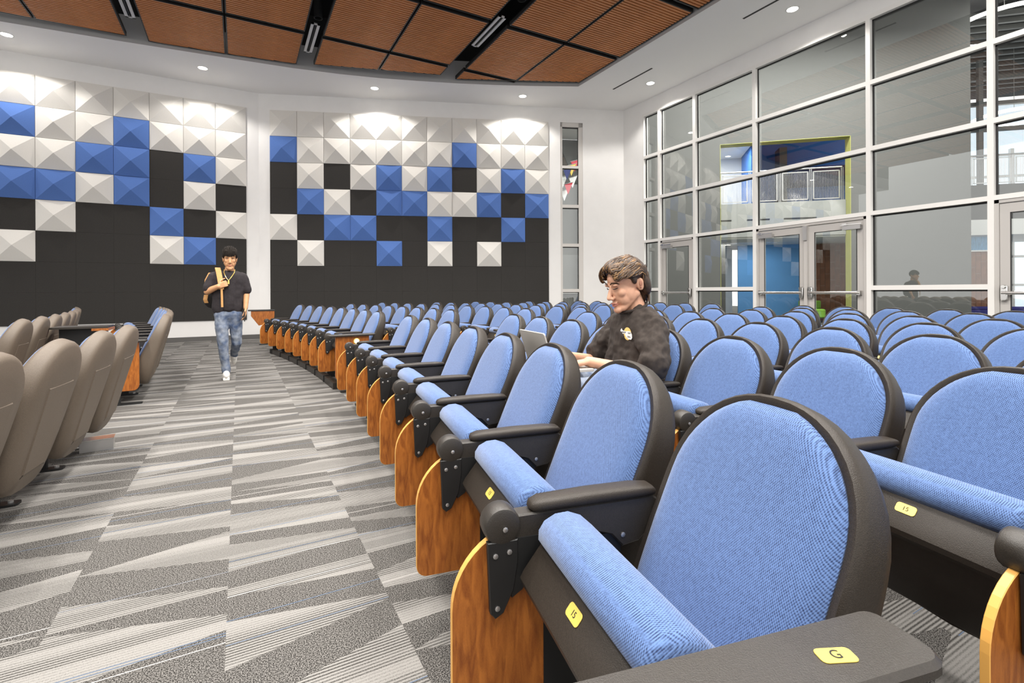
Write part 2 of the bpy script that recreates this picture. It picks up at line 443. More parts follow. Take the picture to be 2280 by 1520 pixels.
# doors
def door_leaf(parent, y0, y1, hinge_far, bar=True):
    """leaf between y0<y1 (local y of the door), z to 2.20"""
    lf = empty('door_leaf', (0, 0, 0), 0, parent)
    st = .10; zt_ = 2.20; x0, x1 = .03, .075
    b = MB(); b.box(x0, x1, y0, y0 + st, .01, zt_); b.box(x0, x1, y1 - st, y1, .01, zt_); b.box(x0, x1, y0 + st, y1 - st, zt_ - .12, zt_); b.box(x0, x1, y0 + st, y1 - st, .01, .26)
    fr = b.build('leaf_frame', 'door_metal', parent)
    b = MB(); b.box(.05, .056, y0 + st, y1 - st, .26, zt_ - .12); b.build('pane', 'glass', parent)
    b = MB(); g = .012
    b.box(x0 - .002, x0 + .004, y0 + st, y0 + st + g, .26, zt_ - .12); b.box(x0 - .002, x0 + .004, y1 - st - g, y1 - st, .26, zt_ - .12); b.box(x0 - .002, x0 + .004, y0 + st, y1 - st, zt_ - .12 - g, zt_ - .12)
    b.build('gasket', 'gasket', parent)
    b = MB(); b.tube([(-.035, y0 + .03, 1.03), (-.035, y1 - .03, 1.03)], .024, 10)
    for yy in (y0 + .05, y1 - .05): b.box(-.05, .03, yy - .025, yy + .025, .995, 1.065)
    pb = b.build('panic_bar', 'chrome', parent, True)
    ly = y0 + .05 if hinge_far else y1 - .05
    b = MB(); b.prism(rrect(ly - .035, ly + .035, .93, 1.13, .02), -.03, .03, 'x', bev=.008); b.lathe([(.02, -.06), (.028, -.03), (.028, 0)], (0, ly, 1.11), 'x'); b.build('latch_case', 'chrome', pb, True)
    cy = y1 - .30 if hinge_far else y0 + .02
    b = MB(); b.box(-.05, .03, cy, cy + .27, 2.06, 2.125); cb = b.build('door_closer', 'satin_steel', parent)
    b = MB(); b.box(-.055, -.04, cy - .02, cy + .30, 2.135, 2.15); b.box(-.06, -.0, cy + .2, cy + .27, 2.13, 2.165); b.build('closer_arm', 'chrome', cb)
    bpy.data.objects.remove(lf)
def door(n, label, y0, y1, leaves):
    d = tag(empty('door_%d' % n, (XG, 0, 0)), label, None, None, 'structure')
    b = MB(); b.box(.01, .12, y0, y0 + .045, 0, 2.255); b.box(.01, .12, y1 - .045, y1, 0, 2.255); b.box(.01, .12, y0, y1, 2.21, 2.255); b.build('door_frame', 'door_metal', d)
    if leaves == 2:
        m = (y0 + y1) / 2
        b = MB(); b.box(-.02, .1, m - .028, m + .028, 0, 2.21); b.build('centre_post', 'door_metal', d)
        b = MB(); b.box(-.045, -.01, m - .035, m + .035, 1.95, 2.2); b.build('post_bracket', 'satin_steel', d)
        door_leaf(d, m + .03, y1 - .048, True); door_leaf(d, y0 + .048, m - .03, False)
    else: door_leaf(d, y0 + .048, y1 - .048, leaves == 1)
door(1, 'single grey framed glass door beside the narrow corner pane', MUL[2][1], MUL[1][0], 1)
door(2, 'grey framed double glass doors in the middle of glass wall', MUL[4][1], MUL[3][0], 2)
door(3, 'grey framed glass door cut by the right picture edge', MUL[6][1], MUL[5][0], -1)

# soffit with curved opening
OPEN = [(-9.0, 11.72), (-6.5, 11.72), (-3.6, 11.65), (-2.0, 11.52), (-.25, 11.34), (1.0, 11.2), (1.92, 11.03), (2.7, 10.83), (3.46, 10.58), (4.25, 10.3), (5.05, 9.97), (5.9, 9.58), (6.8, 9.13)]
OUT = [(x, wall_y(x) + .05) for x, y in OPEN[:4]] + [(.3, 13.05), (1.6, 12.6), (2.7, 12.2), (3.5, 11.9), (4.4, 11.55), (5.4, 11.15), (6.4, 10.8), (7.5, 10.4), (8.8, 9.87)]
b = MB()
for k in range(len(OPEN) - 1):
    b.add([(*OPEN[k], ZC), (*OPEN[k + 1], ZC), (*OUT[k + 1], ZC), (*OUT[k], ZC)], [(0, 1, 2, 3)])
ys = [9.13, 7, 5, 3, 1, -1, YF]
b.add([(6.8, 9.13, ZC), (8.8, 9.87, ZC), (8.8, 7, ZC), (6.8, 7, ZC)], [(0, 1, 2, 3)])
b.add([(6.8, 7, ZC), (8.8, 7, ZC), (8.8, YF, ZC), (6.8, YF, ZC)], [(0, 1, 2, 3)])
ceil = tag(b.build('ceiling', 'ceiling_white'), 'white soffit ceiling with a curved edge around the wood panels', None, None, 'structure')
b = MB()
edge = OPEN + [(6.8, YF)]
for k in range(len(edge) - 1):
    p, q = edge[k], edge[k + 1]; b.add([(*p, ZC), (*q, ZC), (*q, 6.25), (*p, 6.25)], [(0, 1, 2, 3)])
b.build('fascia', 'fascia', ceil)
b = MB(); b.box(XL, XG + .1, YF, YB + .1, 6.9, 7.0)
for k in range(len(edge) - 1):
    p, q = edge[k], edge[k + 1]; b.add([(*p, 6.25), (*q, 6.25), (*q, 6.9), (*p, 6.9)], [(0, 1, 2, 3)])
b.build('dark_plenum', 'black_void', ceil)
for y0, y1 in ((7.64, 8.87), (4.3, 5.5), (1.0, 2.2)):
    b = MB(); b.box(7.585, 7.625, y0, y1, ZC - .004, ZC + .02); b.build('air_slot', 'gasket', ceil)

# wood slat ceiling panels
def end_y(x):
    P = [(-9, 11.55), (-1.8, 11.36), (-1.2, 11.45), (1.07, 11.10), (1.38, 10.95), (3.88, 10.18), (4.24, 10.22), (6.77, 9.05)]
    for (a, ya), (c, yc) in zip(P, P[1:]):
        if x <= c: return ya + (yc - ya) * (x - a) / (c - a)
    return P[-1][1]
ZP = 5.80; PITCH = .0625; SW = .038
COLS = [(-4.30, -3.06, -1.79), (-1.47, -.2, 1.065), (1.375, 2.62, 3.87), (4.23, 5.47, 6.77)]
ROWY = [3.85, 5.8, 7.75, 9.7, 99]
slat_full = {}
names_c = ['far left', 'left of centre', 'right of centre', 'right']
names_r = ['nearest the camera', 'in the second row', 'in the third row', 'at the curved edge']
for ci, (xa, xm, xb) in enumerate(COLS):
    for half, (x0, x1) in enumerate(((xa, xm - .012), (xm + .012, xb))):
        for ri in range(4):
            y0 = ROWY[ri] + .05; y1 = ROWY[ri + 1] - .05
            lim = max(end_y(x0), end_y(x1))
            if y0 > lim - .1: continue
            t = thing('ceiling_panel', 'wood slat ceiling panel, %s cloud %s half, %s' % (names_c[ci], ('left', 'right')[half], names_r[ri]), 'ceiling panel', ((x0 + x1) / 2, y0, ZP), group='wood slat ceiling panels')
            W = x1 - x0; y = y0
            yl, yr = min(y1, end_y(x0)), min(y1, end_y(x1))
            # trim outline
            bk = MB(); bk.prism([(-W / 2, 0), (W / 2, 0), (W / 2, yr - y0), (-W / 2, yl - y0)], .062, .075, 'z'); bk.build('backer', 'panel_trim', t)
            tr = MB(); e = .02
            poly = [(-W / 2, 0), (W / 2, 0), (W / 2, yr - y0), (-W / 2, yl - y0)]
            ins = inset(poly, e)
            for k in range(4):
                j = (k + 1) % 4
                tr.prism([poly[k], poly[j], ins[j], ins[k]], 0.0, .07, 'z')
            tr.build('edge_trim', 'panel_trim', t)
            while True:
                a, c = y, y + SW
                xr = x1 - .02; xl = x0 + .02
                if a > max(yl, yr) - .03 or c > y1 - .01: break
                if c > min(yl, yr) - .02 and yl > yr:           # cut by the curved end, at a slant
                    g = lambda yy: max(0.0, min(1.0, (yl - .02 - yy) / (yl - yr)))
                    xa_, xc_ = x0 + W * g(a + .02) - .012, x0 + W * g(c + .02) - .012
                    if xa_ - xl < .05: break
                    xc_ = max(xc_, xl + .01)
                    m_ = MB(); m_.prism([(0, 0), (xa_ - xl, 0), (xc_ - xl, SW), (0, SW)], 0, .045, 'z'); o = m_.build('slat', 'slat_wood', t)
                else:
                    key = (round(xr - xl, 3),)
                    if key not in slat_full:
                        m_ = MB(); m_.box(0, key[0], 0, SW, 0, .045); slat_full[key] = m_.mesh('slat', 'slat_wood')
                    o = link('slat', slat_full[key], t)
                o.location = (xl - (x0 + x1) / 2, a - y0 + .02, 0)
                y += PITCH
# slot air diffusers in the dark gaps
for x, y0, y1, lab in ((-1.63, 9.5, 10.72, 'white slot diffuser in the leftmost dark gap between wood clouds'), (1.22, 9.4, 10.6, 'white slot diffuser in the middle dark gap between wood clouds'), (4.05, 7.6, 8.8, 'white slot diffuser in the right dark gap between wood clouds'), (4.05, 4.3, 5.5, 'white slot diffuser at the top edge of the right dark gap')):
    t = thing('slot_diffuser', lab, 'air diffuser', (x, y0, 5.86), group='linear slot diffusers')
    b = MB(); L = y1 - y0
    b.box(-.075, -.028, 0, L, 0, .02); b.box(.028, .075, 0, L, 0, .02); b.box(-.075, .075, 0, .03, 0, .02); b.box(-.075, .075, L - .03, L, 0, .02); b.build('frame', 'white_metal', t)
    b = MB(); b.box(-.028, .028, .03, L - .03, .03, .05); b.build('slot', 'gasket', t)
    b = MB(); b.box(-.005, .005, .03, L - .03, .005, .03); b.build('vane', 'gasket', t)
# recessed downlights
dlab = ['leftmost recessed downlight above the left acoustic panels', 'recessed downlight above the walking man', 'recessed downlight above middle of the angled wall', 'recessed downlight near the slit window', 'recessed downlight near the glass wall corner', 'recessed downlight above the double glass doors']
for k, (x, y) in enumerate([(-3.65, 12.19), (-.64, 12.08), (2.74, 11.42), (5.96, 10.21), (8.12, 8.21), (8.07, 4.92), (-6.7, 12.2), (8.07, 1.6)]):
    t = thing('downlight', dlab[k] if k < 6 else ('recessed downlight beyond the left picture edge', 'recessed downlight beyond the right picture edge')[k - 6], 'downlight', (x, y, ZC), group='soffit downlights')
    b = MB(); b.lathe([(.085, -.006), (.105, -.006), (.105, 0), (.085, .004)], (0, 0, 0), 'z', 24, cap=False); b.build('trim_ring', 'white_metal', t, True)
    b = MB(); b.lathe([(.084, -.002), (.084, .0)], (0, 0, 0), 'z', 24); b.build('lens', 'lamp_lens', t)
    l = light('lamp', 'SPOT', (0, 0, -.03), SPOT_W, t, spot_size=math.radians(136), spot_blend=.35, shadow_soft_size=.05)
# added fill lamps: linear ones out of view, black can spots in gaps
for gi, x in enumerate((-1.63, 1.22, 4.05)):
    gn = ('left', 'middle', 'right')[gi]
    for yi, y in enumerate((-2.2, 1.2)):
        t = thing('added_linear_fill', 'added linear fill light in the %s ceiling gap, %s the camera' % (gn, ('behind', 'above')[yi]), 'ceiling light', (x, y, 5.86), group='added linear fill lights')
        b = MB(); b.box(-.11, .11, 0, 2.4, 0, .06); b.build('housing', 'white_metal', t)
        l = light('lamp', 'AREA', (0, 1.2, -.01), LINEAR_W, t, shape='RECTANGLE', size=.2, size_y=2.4)
    for yi, y in enumerate((4.6, 6.7, 9.1)):
        if gi == 2 and yi == 2: continue
        if gi == 2: y = (5.78, 6.95)[yi]
        t = thing('added_can_fill', 'added black can fill light in the %s ceiling gap, %s along it' % (gn, ORD[yi]), 'can light', (x, y, 5.815), group='added can fill lights')
        b = MB(); b.lathe([(.062, 0), (.07, 0), (.07, .3), (.062, .3)], (0, 0, 0), 'z', 20, cap=False); b.build('can', 'black_void', t, True)
        b = MB(); b.lathe([(.06, .28), (.06, .29)], (0, 0, 0), 'z', 20); b.build('lens', 'black_void', t)
        light('lamp', 'SPOT', (0, 0, .004), GAP_W, t, spot_size=math.radians(118), spot_blend=.6, shadow_soft_size=.02)

# acoustic panels
ROWZ = [5.36 - .61 * k for k in range(8)] + [.45]
def pyramid(wd, h, dep=.17):
    b = MB(); e = .012
    x0, x1, z0, z1 = .003, wd - .003, .003, h - .003
    base = [(x0, 0, z0), (x1, 0, z0), (x1, 0, z1), (x0, 0, z1)]
    lip = [(x0, -.03, z0), (x1, -.03, z0), (x1, -.03, z1), (x0, -.03, z1)]
    b.add(base + lip + [(wd / 2, -dep, h / 2)], [(0, 1, 5, 4), (1, 2, 6, 5), (2, 3, 7, 6), (3, 0, 4, 7), (4, 5, 8), (5, 6, 8), (6, 7, 8), (7, 4, 8)])
    return b
TW = .6065
pyr = {c: pyramid(TW, .61).mesh('pyramid_tile', 'felt_' + c) for c in ('white', 'blue')}
def flat(h):
    b = MB(); b.prism(rrect(.0006, TW - .0006, .0006, h - .0006, .002, 1), -.022, 0, 'y', bev=.0014); return b.mesh('flat_tile', 'felt_grey')
flatm = flat(.61); flatl = flat(.64)
# tiles listed left to right, w white, b blue, D flat charcoal
LW = ['wwwwwwwwwww',
      'wbwwbwwbwww',
      'bwwwwwbbDbw',
      'wDbwbbwbDwD',
      'DwDbDwDDbDw',
      'DDwDwDDDwbD',
      'DDDDDDDDDDD', 'DDDDDDDDDDD']
RWL = ['wwwwwwwwwww',
       'bwwwwwwbwww',
       'DwDwbwbDwbw',
       'DbwDbbwwbDb',
       'wDbbDDbDDbD',
       'DwDDbDwDwDD',
       'DDDDDDDDDDD', 'DDDDDDDDDDD']
def panels(rows, label, origin, ang, ncol):
    t = thing('acoustic_panels', label, 'acoustic panels', origin, ang)
    for r, row in enumerate(rows):
        h = ROWZ[r] - ROWZ[r + 1]
        for c in range(ncol):
            ch = row[len(row) - ncol + c] if len(row) >= ncol else 'D'
            x = c * TW
            o = link('flat_tile', flatl if r == 7 else flatm, t); o.location = (x, 0, ROWZ[r + 1])
            if ch != 'D':
                bpy.data.objects.remove(o)
                o = link('pyramid_tile', pyr['white' if ch == 'w' else 'blue'], t); o.location = (x, 0, ROWZ[r + 1])
    return t
panels(LW, 'grid of white blue and charcoal pyramid panels left of the wall corner', (.158 - 11 * TW, YB - .002, 0), 0, 11)
ux, uy = math.cos(ANG), math.sin(ANG)
panels(RWL, 'grid of white blue and charcoal pyramid panels on the angled wall', (.655 + .002 * uy, wall_y(.655) - .002, 0), ANG, 11)
# ------------------------------------------------------------------ seating: rows are arcs about ARC
ARC = Vector((-22.0, 5.3, 0)); HP = .5588
def back_axis(t):                      # t metres up the backrest -> (x, z) of its front surface
    return (.235 + .417 * t, .215 + .938 * t)
def back_outline(n=44, drop=0.0):
    """(y, t) outline, t measured up the back; top is a wide round arch"""
    T = .690; hw = .243; tz = T - .235
    pts = []
    for k in range(n // 2 + 1):
        a = PI * k / (n // 2); c, s_ = math.cos(a), math.sin(a)
        pts.append((hw * math.copysign(abs(c) ** .92, c), tz + .235 * s_ ** .95 if s_ > 0 else tz))
    low = [(-hw, .34), (-.238, .22), (-.222, .12), (-.195, .045), (-.165, .008), (-.10, -.012), (0, -.018), (.10, -.012), (.165, .008), (.195, .045), (.222, .12), (.238, .22), (hw, .34)]
    return pts + low
def back3(y, t, d):
    x, z = back_axis(t)
    if d < 0: d *= 1 + 1.5 * max(0.0, 1 - t / .69)
    return (x - d * .914, y, z + d * .406)
OUTL = back_outline()
def ring(ins, d, crop=None):
    o = inset(OUTL, ins) if ins else OUTL
    if crop is not None: o = [(y, max(t, crop + ins)) for y, t in o]
    return [back3(y, t, d) for y, t in o]
def shape_shell():
    b = MB()
    b.loft([ring(.028, -.004), ring(.021, .004), ring(.008, .006), ring(.002, 0), ring(0, -.010), ring(0, -.040), ring(.006, -.054), ring(.022, -.064), ring(.09, -.070), ring(.16, -.072)], True)
    return b
def half_width(t):
    """half width of the back at height t along it, from the outline"""
    ys = []
    n = len(OUTL)
    for i in range(n):
        (y0, t0), (y1, t1) = OUTL[i], OUTL[(i + 1) % n]
        if (t0 - t) * (t1 - t) <= 0 and abs(t1 - t0) > 1e-9: ys.append(abs(y0 + (y1 - y0) * (t - t0) / (t1 - t0)))
    return max(ys) if ys else 0.0
def shape_cushion():
    b = MB(); m = .023; T0, T1 = .17, .690 - m; nv, nu = 22, 16
    grid = []
    for i in range(nv + 1):
        t = T0 + (T1 - T0) * math.sin(PI / 2 * i / nv)
        ti = min(t + (m * .6 if t > .5 else 0), .6895)
        hw = max(.004, half_width(ti) - m * (1.0 if t < .5 else .85)); 
        if i == nv: hw = .004
        row = []
        for j in range(nu + 1):
            q = -math.cos(PI * j / nu); y = hw * q
            ed = min(hw * (1 - abs(q)), (T1 - t) * 1.0 + .0)
            d = .004 + .024 * (1 - math.exp(-ed / .022)) - .010 * math.exp(-((y / .20) ** 2)) * 0
            row.append(back3(y, t, d))
        grid.append(row)
    w_ = nu + 1
    b.add([p for r in grid for p in r], [(i * w_ + j, i * w_ + j + 1, (i + 1) * w_ + j + 1, (i + 1) * w_ + j) for i in range(nv) for j in range(nu)])
    # skirt back into the shell
    loop = [grid[0][j] for j in range(w_)] + [grid[i][nu] for i in range(1, nv + 1)] + [grid[nv][j] for j in range(nu - 1, -1, -1)] + [grid[i][0] for i in range(nv - 1, 0, -1)]
    lo = [(x + .914 * .012, y, z - .406 * .012) for x, y, z in loop]; n = len(loop)
    b.add(loop + lo, [(k, (k + 1) % n, n + (k + 1) % n, n + k) for k in range(n)])
    return b
def shape_rear():
    b = MB()
    poly = [(-.115, .10), (.115, .10), (.135, .50), (-.135, .50)]
    ins = inset(poly, .007)
    b.loft([[back3(y, t, -.066) for y, t in poly], [back3(y, t, -.0735) for y, t in ins]], True)
    return b
def seat_prof(kind):
    if kind == 'pan': return [(.104, .518), (.080, .512), (.040, .462), (.031, .446), (.036, .430), (.060, .418), (.085, .398), (.110, .345), (.205, .185), (.225, .172), (.262, .182), (.285, .215), (.225, .345), (.150, .490)]
    return [(.100, .504), (.080, .511), (.070, .527), (.071, .547), (.084, .566), (.110, .578), (.140, .579), (.170, .567), (.198, .541), (.268, .436), (.315, .330), (.310, .295), (.285, .270), (.235, .340), (.165, .455)]
def seat_shape(kind, hw):
    P = seat_prof(kind); n = len(P); cx = sum(p[0] for p in P) / n; cz = sum(p[1] for p in P) / n
    R = []
    for y, k in ((-hw, .80), (-hw + .006, .93), (-hw + .02, 1), (0, 1), (hw - .02, 1), (hw - .006, .93), (hw, .80)):
        R.append([(cx + (p[0] - cx) * k, y, cz + (p[1] - cz) * k) for p in P])
    return MB().loft(R)
AY = .262                              # arm stands on the far side of each seat
def arm_shape():
    b = MB()
    b.prism([(.028, .522), (.20, .522), (.27, .500), (.30, .468), (.345, .475), (.392, .515), (.398, .570), (.385, .580), (.028, .580)], AY - .021, AY + .021, 'y', bev=.004)
    return b
def pad_shape():
    b = MB(); R = []
    for x, hz, hw, zc in ((.068, .004, .012, .588), (.074, .010, .022, .590), (.095, .0135, .029, .5925), (.22, .0145, .031, .5945), (.34, .0135, .031, .594), (.385, .011, .028, .5915), (.395, .005, .016, .588)):
        R.append([(x, AY + hw * math.copysign(abs(math.cos(t)) ** .6, math.cos(t)), zc + hz * math.copysign(abs(math.sin(t)) ** .6, math.sin(t))) for t in (2 * PI * i / 14 for i in range(14))])
    return b.loft(R)
def hinge_shape():
    b = MB(); b.lathe([(.002, -.029), (.033, -.029), (.039, -.0265), (.042, -.020), (.0425, 0), (.042, .020), (.039, .0255), (.033, .028), (.002, .028)], (0, AY, .560), 'y', 22)
    b.prism([(.0, .519), (.030, .521), (.030, .584), (.016, .594), (.0, .600)], AY - .027, AY + .025, 'y', bev=.003)
    return b
def fin_shape():
    b = MB()
    b.prism([(-.036, .53), (-.030, .375), (-.018, .362), (.0, .372), (.024, .42), (.034, .48), (.034, .53)], AY - .028, AY - .012, 'y', bev=.002)
    b.prism([(.02, .53), (.020, .40), (.045, .415), (.10, .485), (.11, .53)], AY - .024, AY - .013, 'y')
    return b
def tablet_shape():
    p = rrect(-.112, .19, .155, .553, (.035, .035, .03, .17), 12)
    b = MB(); b.prism(p, AY - .009, AY + .009, 'y', 0, side=1, bev=.0015); return b
def leg_shape():
    b = MB(); b.box(.10, .19, AY - .012, AY + .012, .012, .525); b.prism(rrect(.05, .27, AY - .035, AY + .035, .02), 0, .012, 'z'); b.box(.19, .30, AY - .010, AY + .010, .30, .50); return b
def bolt_shape():
    b = MB(); b.lathe([(.012, .012), (.012, .024), (.006, .026)], (.235, AY, 0), 'z', 8); return b
def plate_shape():
    b = MB(); b.prism(rrect(-.024, .024, -.0125, .0125, .007, 3), 0, .0015, 'z', bev=.0004); return b
PLATE_M = Matrix.Translation((.0705, .0, .5025)) @ Matrix(((0, -.590, -.807), (-1, 0, 0), (0, -.807, .590))).transposed().to_4x4().inverted() if False else None
def plate_matrix(pos, ex, ey, ez):
    M = Matrix.Identity(4)
    for i, a in enumerate((ex, ey, ez, pos)):
        for j in range(3): M[j][i] = a[j]
    return M
# plate lies on the seat's front face: reading direction along the seat, facing forward and up
_ez = Vector((-.781, 0, .625)); _ex = Vector((0, -1, 0)); _ey = _ez.cross(_ex)
PLATE_M = plate_matrix(Vector((.0625, 0, .4905)), _ex, _ey, _ez)
def screw_shape():
    b = MB(); b.lathe([(.006, -.0), (.006, .002), (.003, .003)], (0, 0, 0), 'z', 8); return b

CH = {}
CH['shell'] = shape_shell().mesh('back_shell', 'plastic', True, 50)
CH['shell_l'] = shape_shell().mesh('back_shell', 'rear_plastic', True, 50)
CH['rear'] = shape_rear().mesh('rear_panel', 'rear_plastic', False)
CH['rear_b'] = shape_rear().mesh('rear_panel', 'plastic', False)
CH['cushion'] = shape_cushion().mesh('back_cushion', 'fabric_blue', True, 60)
CH['pan'] = seat_shape('pan', .232).mesh('seat_pan', 'plastic', True, 35)
CH['seat'] = seat_shape('cushion', .222).mesh('seat_cushion', 'fabric_blue', True, 60)
CH['arm'] = arm_shape().mesh('arm_body', 'plastic_black', True, 30)
CH['pad'] = pad_shape().mesh('arm_pad', 'plastic', True, 50)
CH['hinge'] = hinge_shape().mesh('tablet_hinge', 'plastic_black', True, 40)
CH['fin'] = fin_shape().mesh('hinge_bracket', 'steel_black', False)
CH['tablet'] = tablet_shape().mesh('folding_tablet', ['cherry', 'ply_edge'], False)
CH['leg'] = leg_shape().mesh('leg', 'steel_black', False)
CH['bolt'] = bolt_shape().mesh('floor_bolt', 'satin_steel', False)
CH['plate'] = plate_shape().mesh('number_plate', 'brass', False)
CH['screw'] = screw_shape().mesh('screw', 'satin_steel', True)
def chair_proto(left):
    t = empty('auditorium_chair')
    sh = link('back_shell', CH['shell_l' if left else 'shell'], t)
    link('rear_panel', CH['rear' if left else 'rear_b'], sh)
    link('back_cushion', CH['cushion'], t)
    p = link('seat_pan', CH['pan'], t); pl = link('number_plate', CH['plate'], p); pl.matrix_local = PLATE_M
    link('seat_cushion', CH['seat'], t)
    a = link('arm_body', CH['arm'], t); s_ = link('screw', CH['screw'], a); s_.matrix_local = Matrix.Translation((.30, AY - .021, .497)) @ Matrix.Rotation(PI / 2, 4, 'X')
    link('arm_pad', CH['pad'], t)
    h = link('tablet_hinge', CH['hinge'], t); s_ = link('screw', CH['screw'], h); s_.matrix_local = Matrix.Translation((.004, AY - .030, .556)) @ Matrix.Rotation(PI / 2, 4, 'X')
    br = link('hinge_bracket', CH['fin'], t)
    for px, pz in ((-.018, .50), (.014, .505), (-.014, .385)):
        s_ = link('screw', CH['screw'], br); s_.matrix_local = Matrix.Translation((px, AY - .028, pz)) @ Matrix.Rotation(PI / 2, 4, 'X')
    link('folding_tablet', CH['tablet'], t)
    l = link('leg', CH['leg'], t); link('floor_bolt', CH['bolt'], l)
    return t
PR = {False: None, True: None}
def arc_pos(r, s):
    th = s / r; return ARC + Vector((math.cos(th), math.sin(th), 0)) * r, th
def chair(rh, s, label, left=False, group=None):
    if PR[left] is None: PR[left] = chair_proto(left); o = PR[left]
    else: o = copy_tree(PR[left])
    p, th = arc_pos(rh, s); o.location = p; o.rotation_euler = (0, 0, th)
    tag(o, label, 'chair', group or ('chairs left of the carpet aisle' if left else 'chairs right of the carpet aisle'))
    return o
def end_panel(rh, s, label, lamp=False, letter=None, far=False):
    p, th = arc_pos(rh, s); t = thing('row_end_panel', label, 'end panel', p, th, 'row end panels')
    b = MB(); b.prism(rrect(-.02, .335, .13, .60, (.05, .05, .0, .0), 4), -.016, .016, 'y', bev=.003); b.build('wood_panel', 'cherry', t)
    b = MB(); b.prism(rrect(-.10, .40, -.055, .055, (.03, .03, .025, .03), 4), .600, .624, 'z', bev=.007); cap = b.build('arm_cap', 'plastic_black', t, True, 30)
    b = MB(); b.box(.10, .19, -.012, .012, .012, .14); b.prism(rrect(.03, .36, -.035, .035, .02), 0, .012, 'z'); b.build('leg', 'steel_black', t)
    if lamp:
        b = MB(); b.lathe([(.004, -.028), (.018, -.027), (.026, -.021), (.028, -.016)], (.20, 0, .545), 'y', 18); b.build('aisle_lamp', 'aisle_lamp', t, True)
        b = MB(); b.lathe([(.029, -.022), (.034, -.020), (.034, -.016), (.029, -.016)], (.20, 0, .545), 'y', 18); b.build('lamp_ring', 'brass', t, True)
    if letter:
        pl = link('row_plate', CH['plate'], cap); pl.matrix_local = plate_matrix(Vector((.265, -.008, .624)), Vector((.975, -.22, 0)), Vector((.22, .975, 0)), Vector((0, 0, 1)))
        tx = link('lettering', text_mesh(letter, .020, 'ink'), pl); tx.location = (0, 0, .0018)
        pl['label'] = 'brass plate engraved with the letter G'
    return t
RH0 = 22.92
#        r offset, first near s, spacing, n near, first far s, far spacing, n far
ROWS = [(0.00, -.70, .557, 8, .52, .562, 8), (.95, -1.05, .5225, 9, .48, .570, 8), (1.92, -.98, .523, 9, .26, .560, 10), (2.86, -1.02, .535, 8, .31, .560, 9), (3.80, -1.08, .536, 8, .34, .560, 9), (4.78, -1.06, .560, 7, .36, .560, 8), (5.68, -1.10, .555, 7, .36, .560, 7)]
man_chair = None
for k, (dr, s0, sp, nn, s1, sp1, nf) in enumerate(ROWS):
    r = RH0 + dr
    for i in range(nn):
        o = chair(r, s0 - sp * i, 'blue folding auditorium chair, %s row right of the carpet aisle, %s seat before the gap' % (ORD[k], ORD[i]))
        if k == 1 and i == 4: man_chair = o
        if (k, i) in ((0, 7), (0, 6), (1, 7)):
            pan = [c for c in o.children if c.name.startswith('seat_pan')][0]; pl = pan.children[0]
            tx = link('lettering', text_mesh('15' if i == 7 else '13', .0155, 'ink'), pl); tx.location = (0, 0, .0018)
            pl['label'] = 'brass seat plate engraved %s' % ('15' if i == 7 else '13')
    for i in range(nf):
        chair(r - (.04 if k else .0) - .012 * k, s1 + sp1 * i, 'blue folding auditorium chair, %s row right of the carpet aisle, %s seat past the gap' % (ORD[k], ORD[i]))
    end_panel(r - (.04 if k else 0) - .012 * k, s1 - sp1 / 2, 'wooden end panel with black cap at the gap, %s row right of carpet aisle' % ORD[k], lamp=(k == 0))
end_panel(RH0, -.70 - .557 * 7 - .33, 'black capped end panel with letter plate at bottom right of picture', letter='G')
# left block, seen from behind
RL = 20.82
for i, s in enumerate([-.98, -1.535, -2.09, -2.645, -3.20, -3.76]):
    chair(RL, s, 'brown backed auditorium chair, %s of the nearest left row counted from the gap' % ORD[i], True)
for i in range(7):
    chair(RL, .98 + .555 * i, 'brown backed auditorium chair, %s past the gap in the nearest left row' % ORD[i], True)
end_panel(RL, .98 - .29, 'tall wooden end panel facing the gap in the nearest left row')
for i in range(9):
    chair(RL - 1.0, .55 + .56 * i, 'brown backed auditorium chair, %s past the gap in the second left row' % ORD[i], True)
for i in range(4):
    chair(RL - 1.0, -1.2 - .555 * i, 'brown backed auditorium chair, %s before the gap in the second left row' % ORD[i], True)

# the sprung seats behind the front row sit a little higher
for o in list(COL.objects):
    if o.parent is not None and o.name.startswith(('seat_pan', 'seat_cushion')) and o.parent.name.startswith('auditorium_chair'):
        r_ = (Vector(o.parent.location) - ARC).length
        o.location.z = .012 if abs(r_ - RH0) < .3 else .036
# the man's seat is folded down
for c in list(man_chair.children):
    if c.name.startswith(('seat_pan', 'seat_cushion')):
        for g in list(c.children): bpy.data.objects.remove(g)
        bpy.data.objects.remove(c)
b = MB(); R = []
for y, k in ((-.232, .7), (-.222, 1), (.222, 1), (.232, .7)):
    P = [(-.10, .40), (-.085, .375), (.28, .36), (.30, .39), (.29, .405), (-.09, .415)]; cx, cz = .1, .39
    R.append([(cx + (x - cx) * (.97 if k < 1 else 1), y, cz + (z - cz) * k) for x, z in P])
MBp = b.loft(R); MBp.build('seat_pan', 'plastic', man_chair, True, 35)
b = MB(); R = []
for y, k in ((-.222, .6), (-.205, 1), (.205, 1), (.222, .6)):
    P = [(-.10, .415), (-.105, .44), (-.08, .458), (0, .462), (.15, .452), (.29, .445), (.29, .412)]; cx, cz = .1, .43
    R.append([(cx + (x - cx) * (.97 if k < 1 else 1), y, cz + (z - cz) * k) for x, z in P])
b.loft(R).build('seat_cushion', 'fabric_blue', man_chair, True, 60)

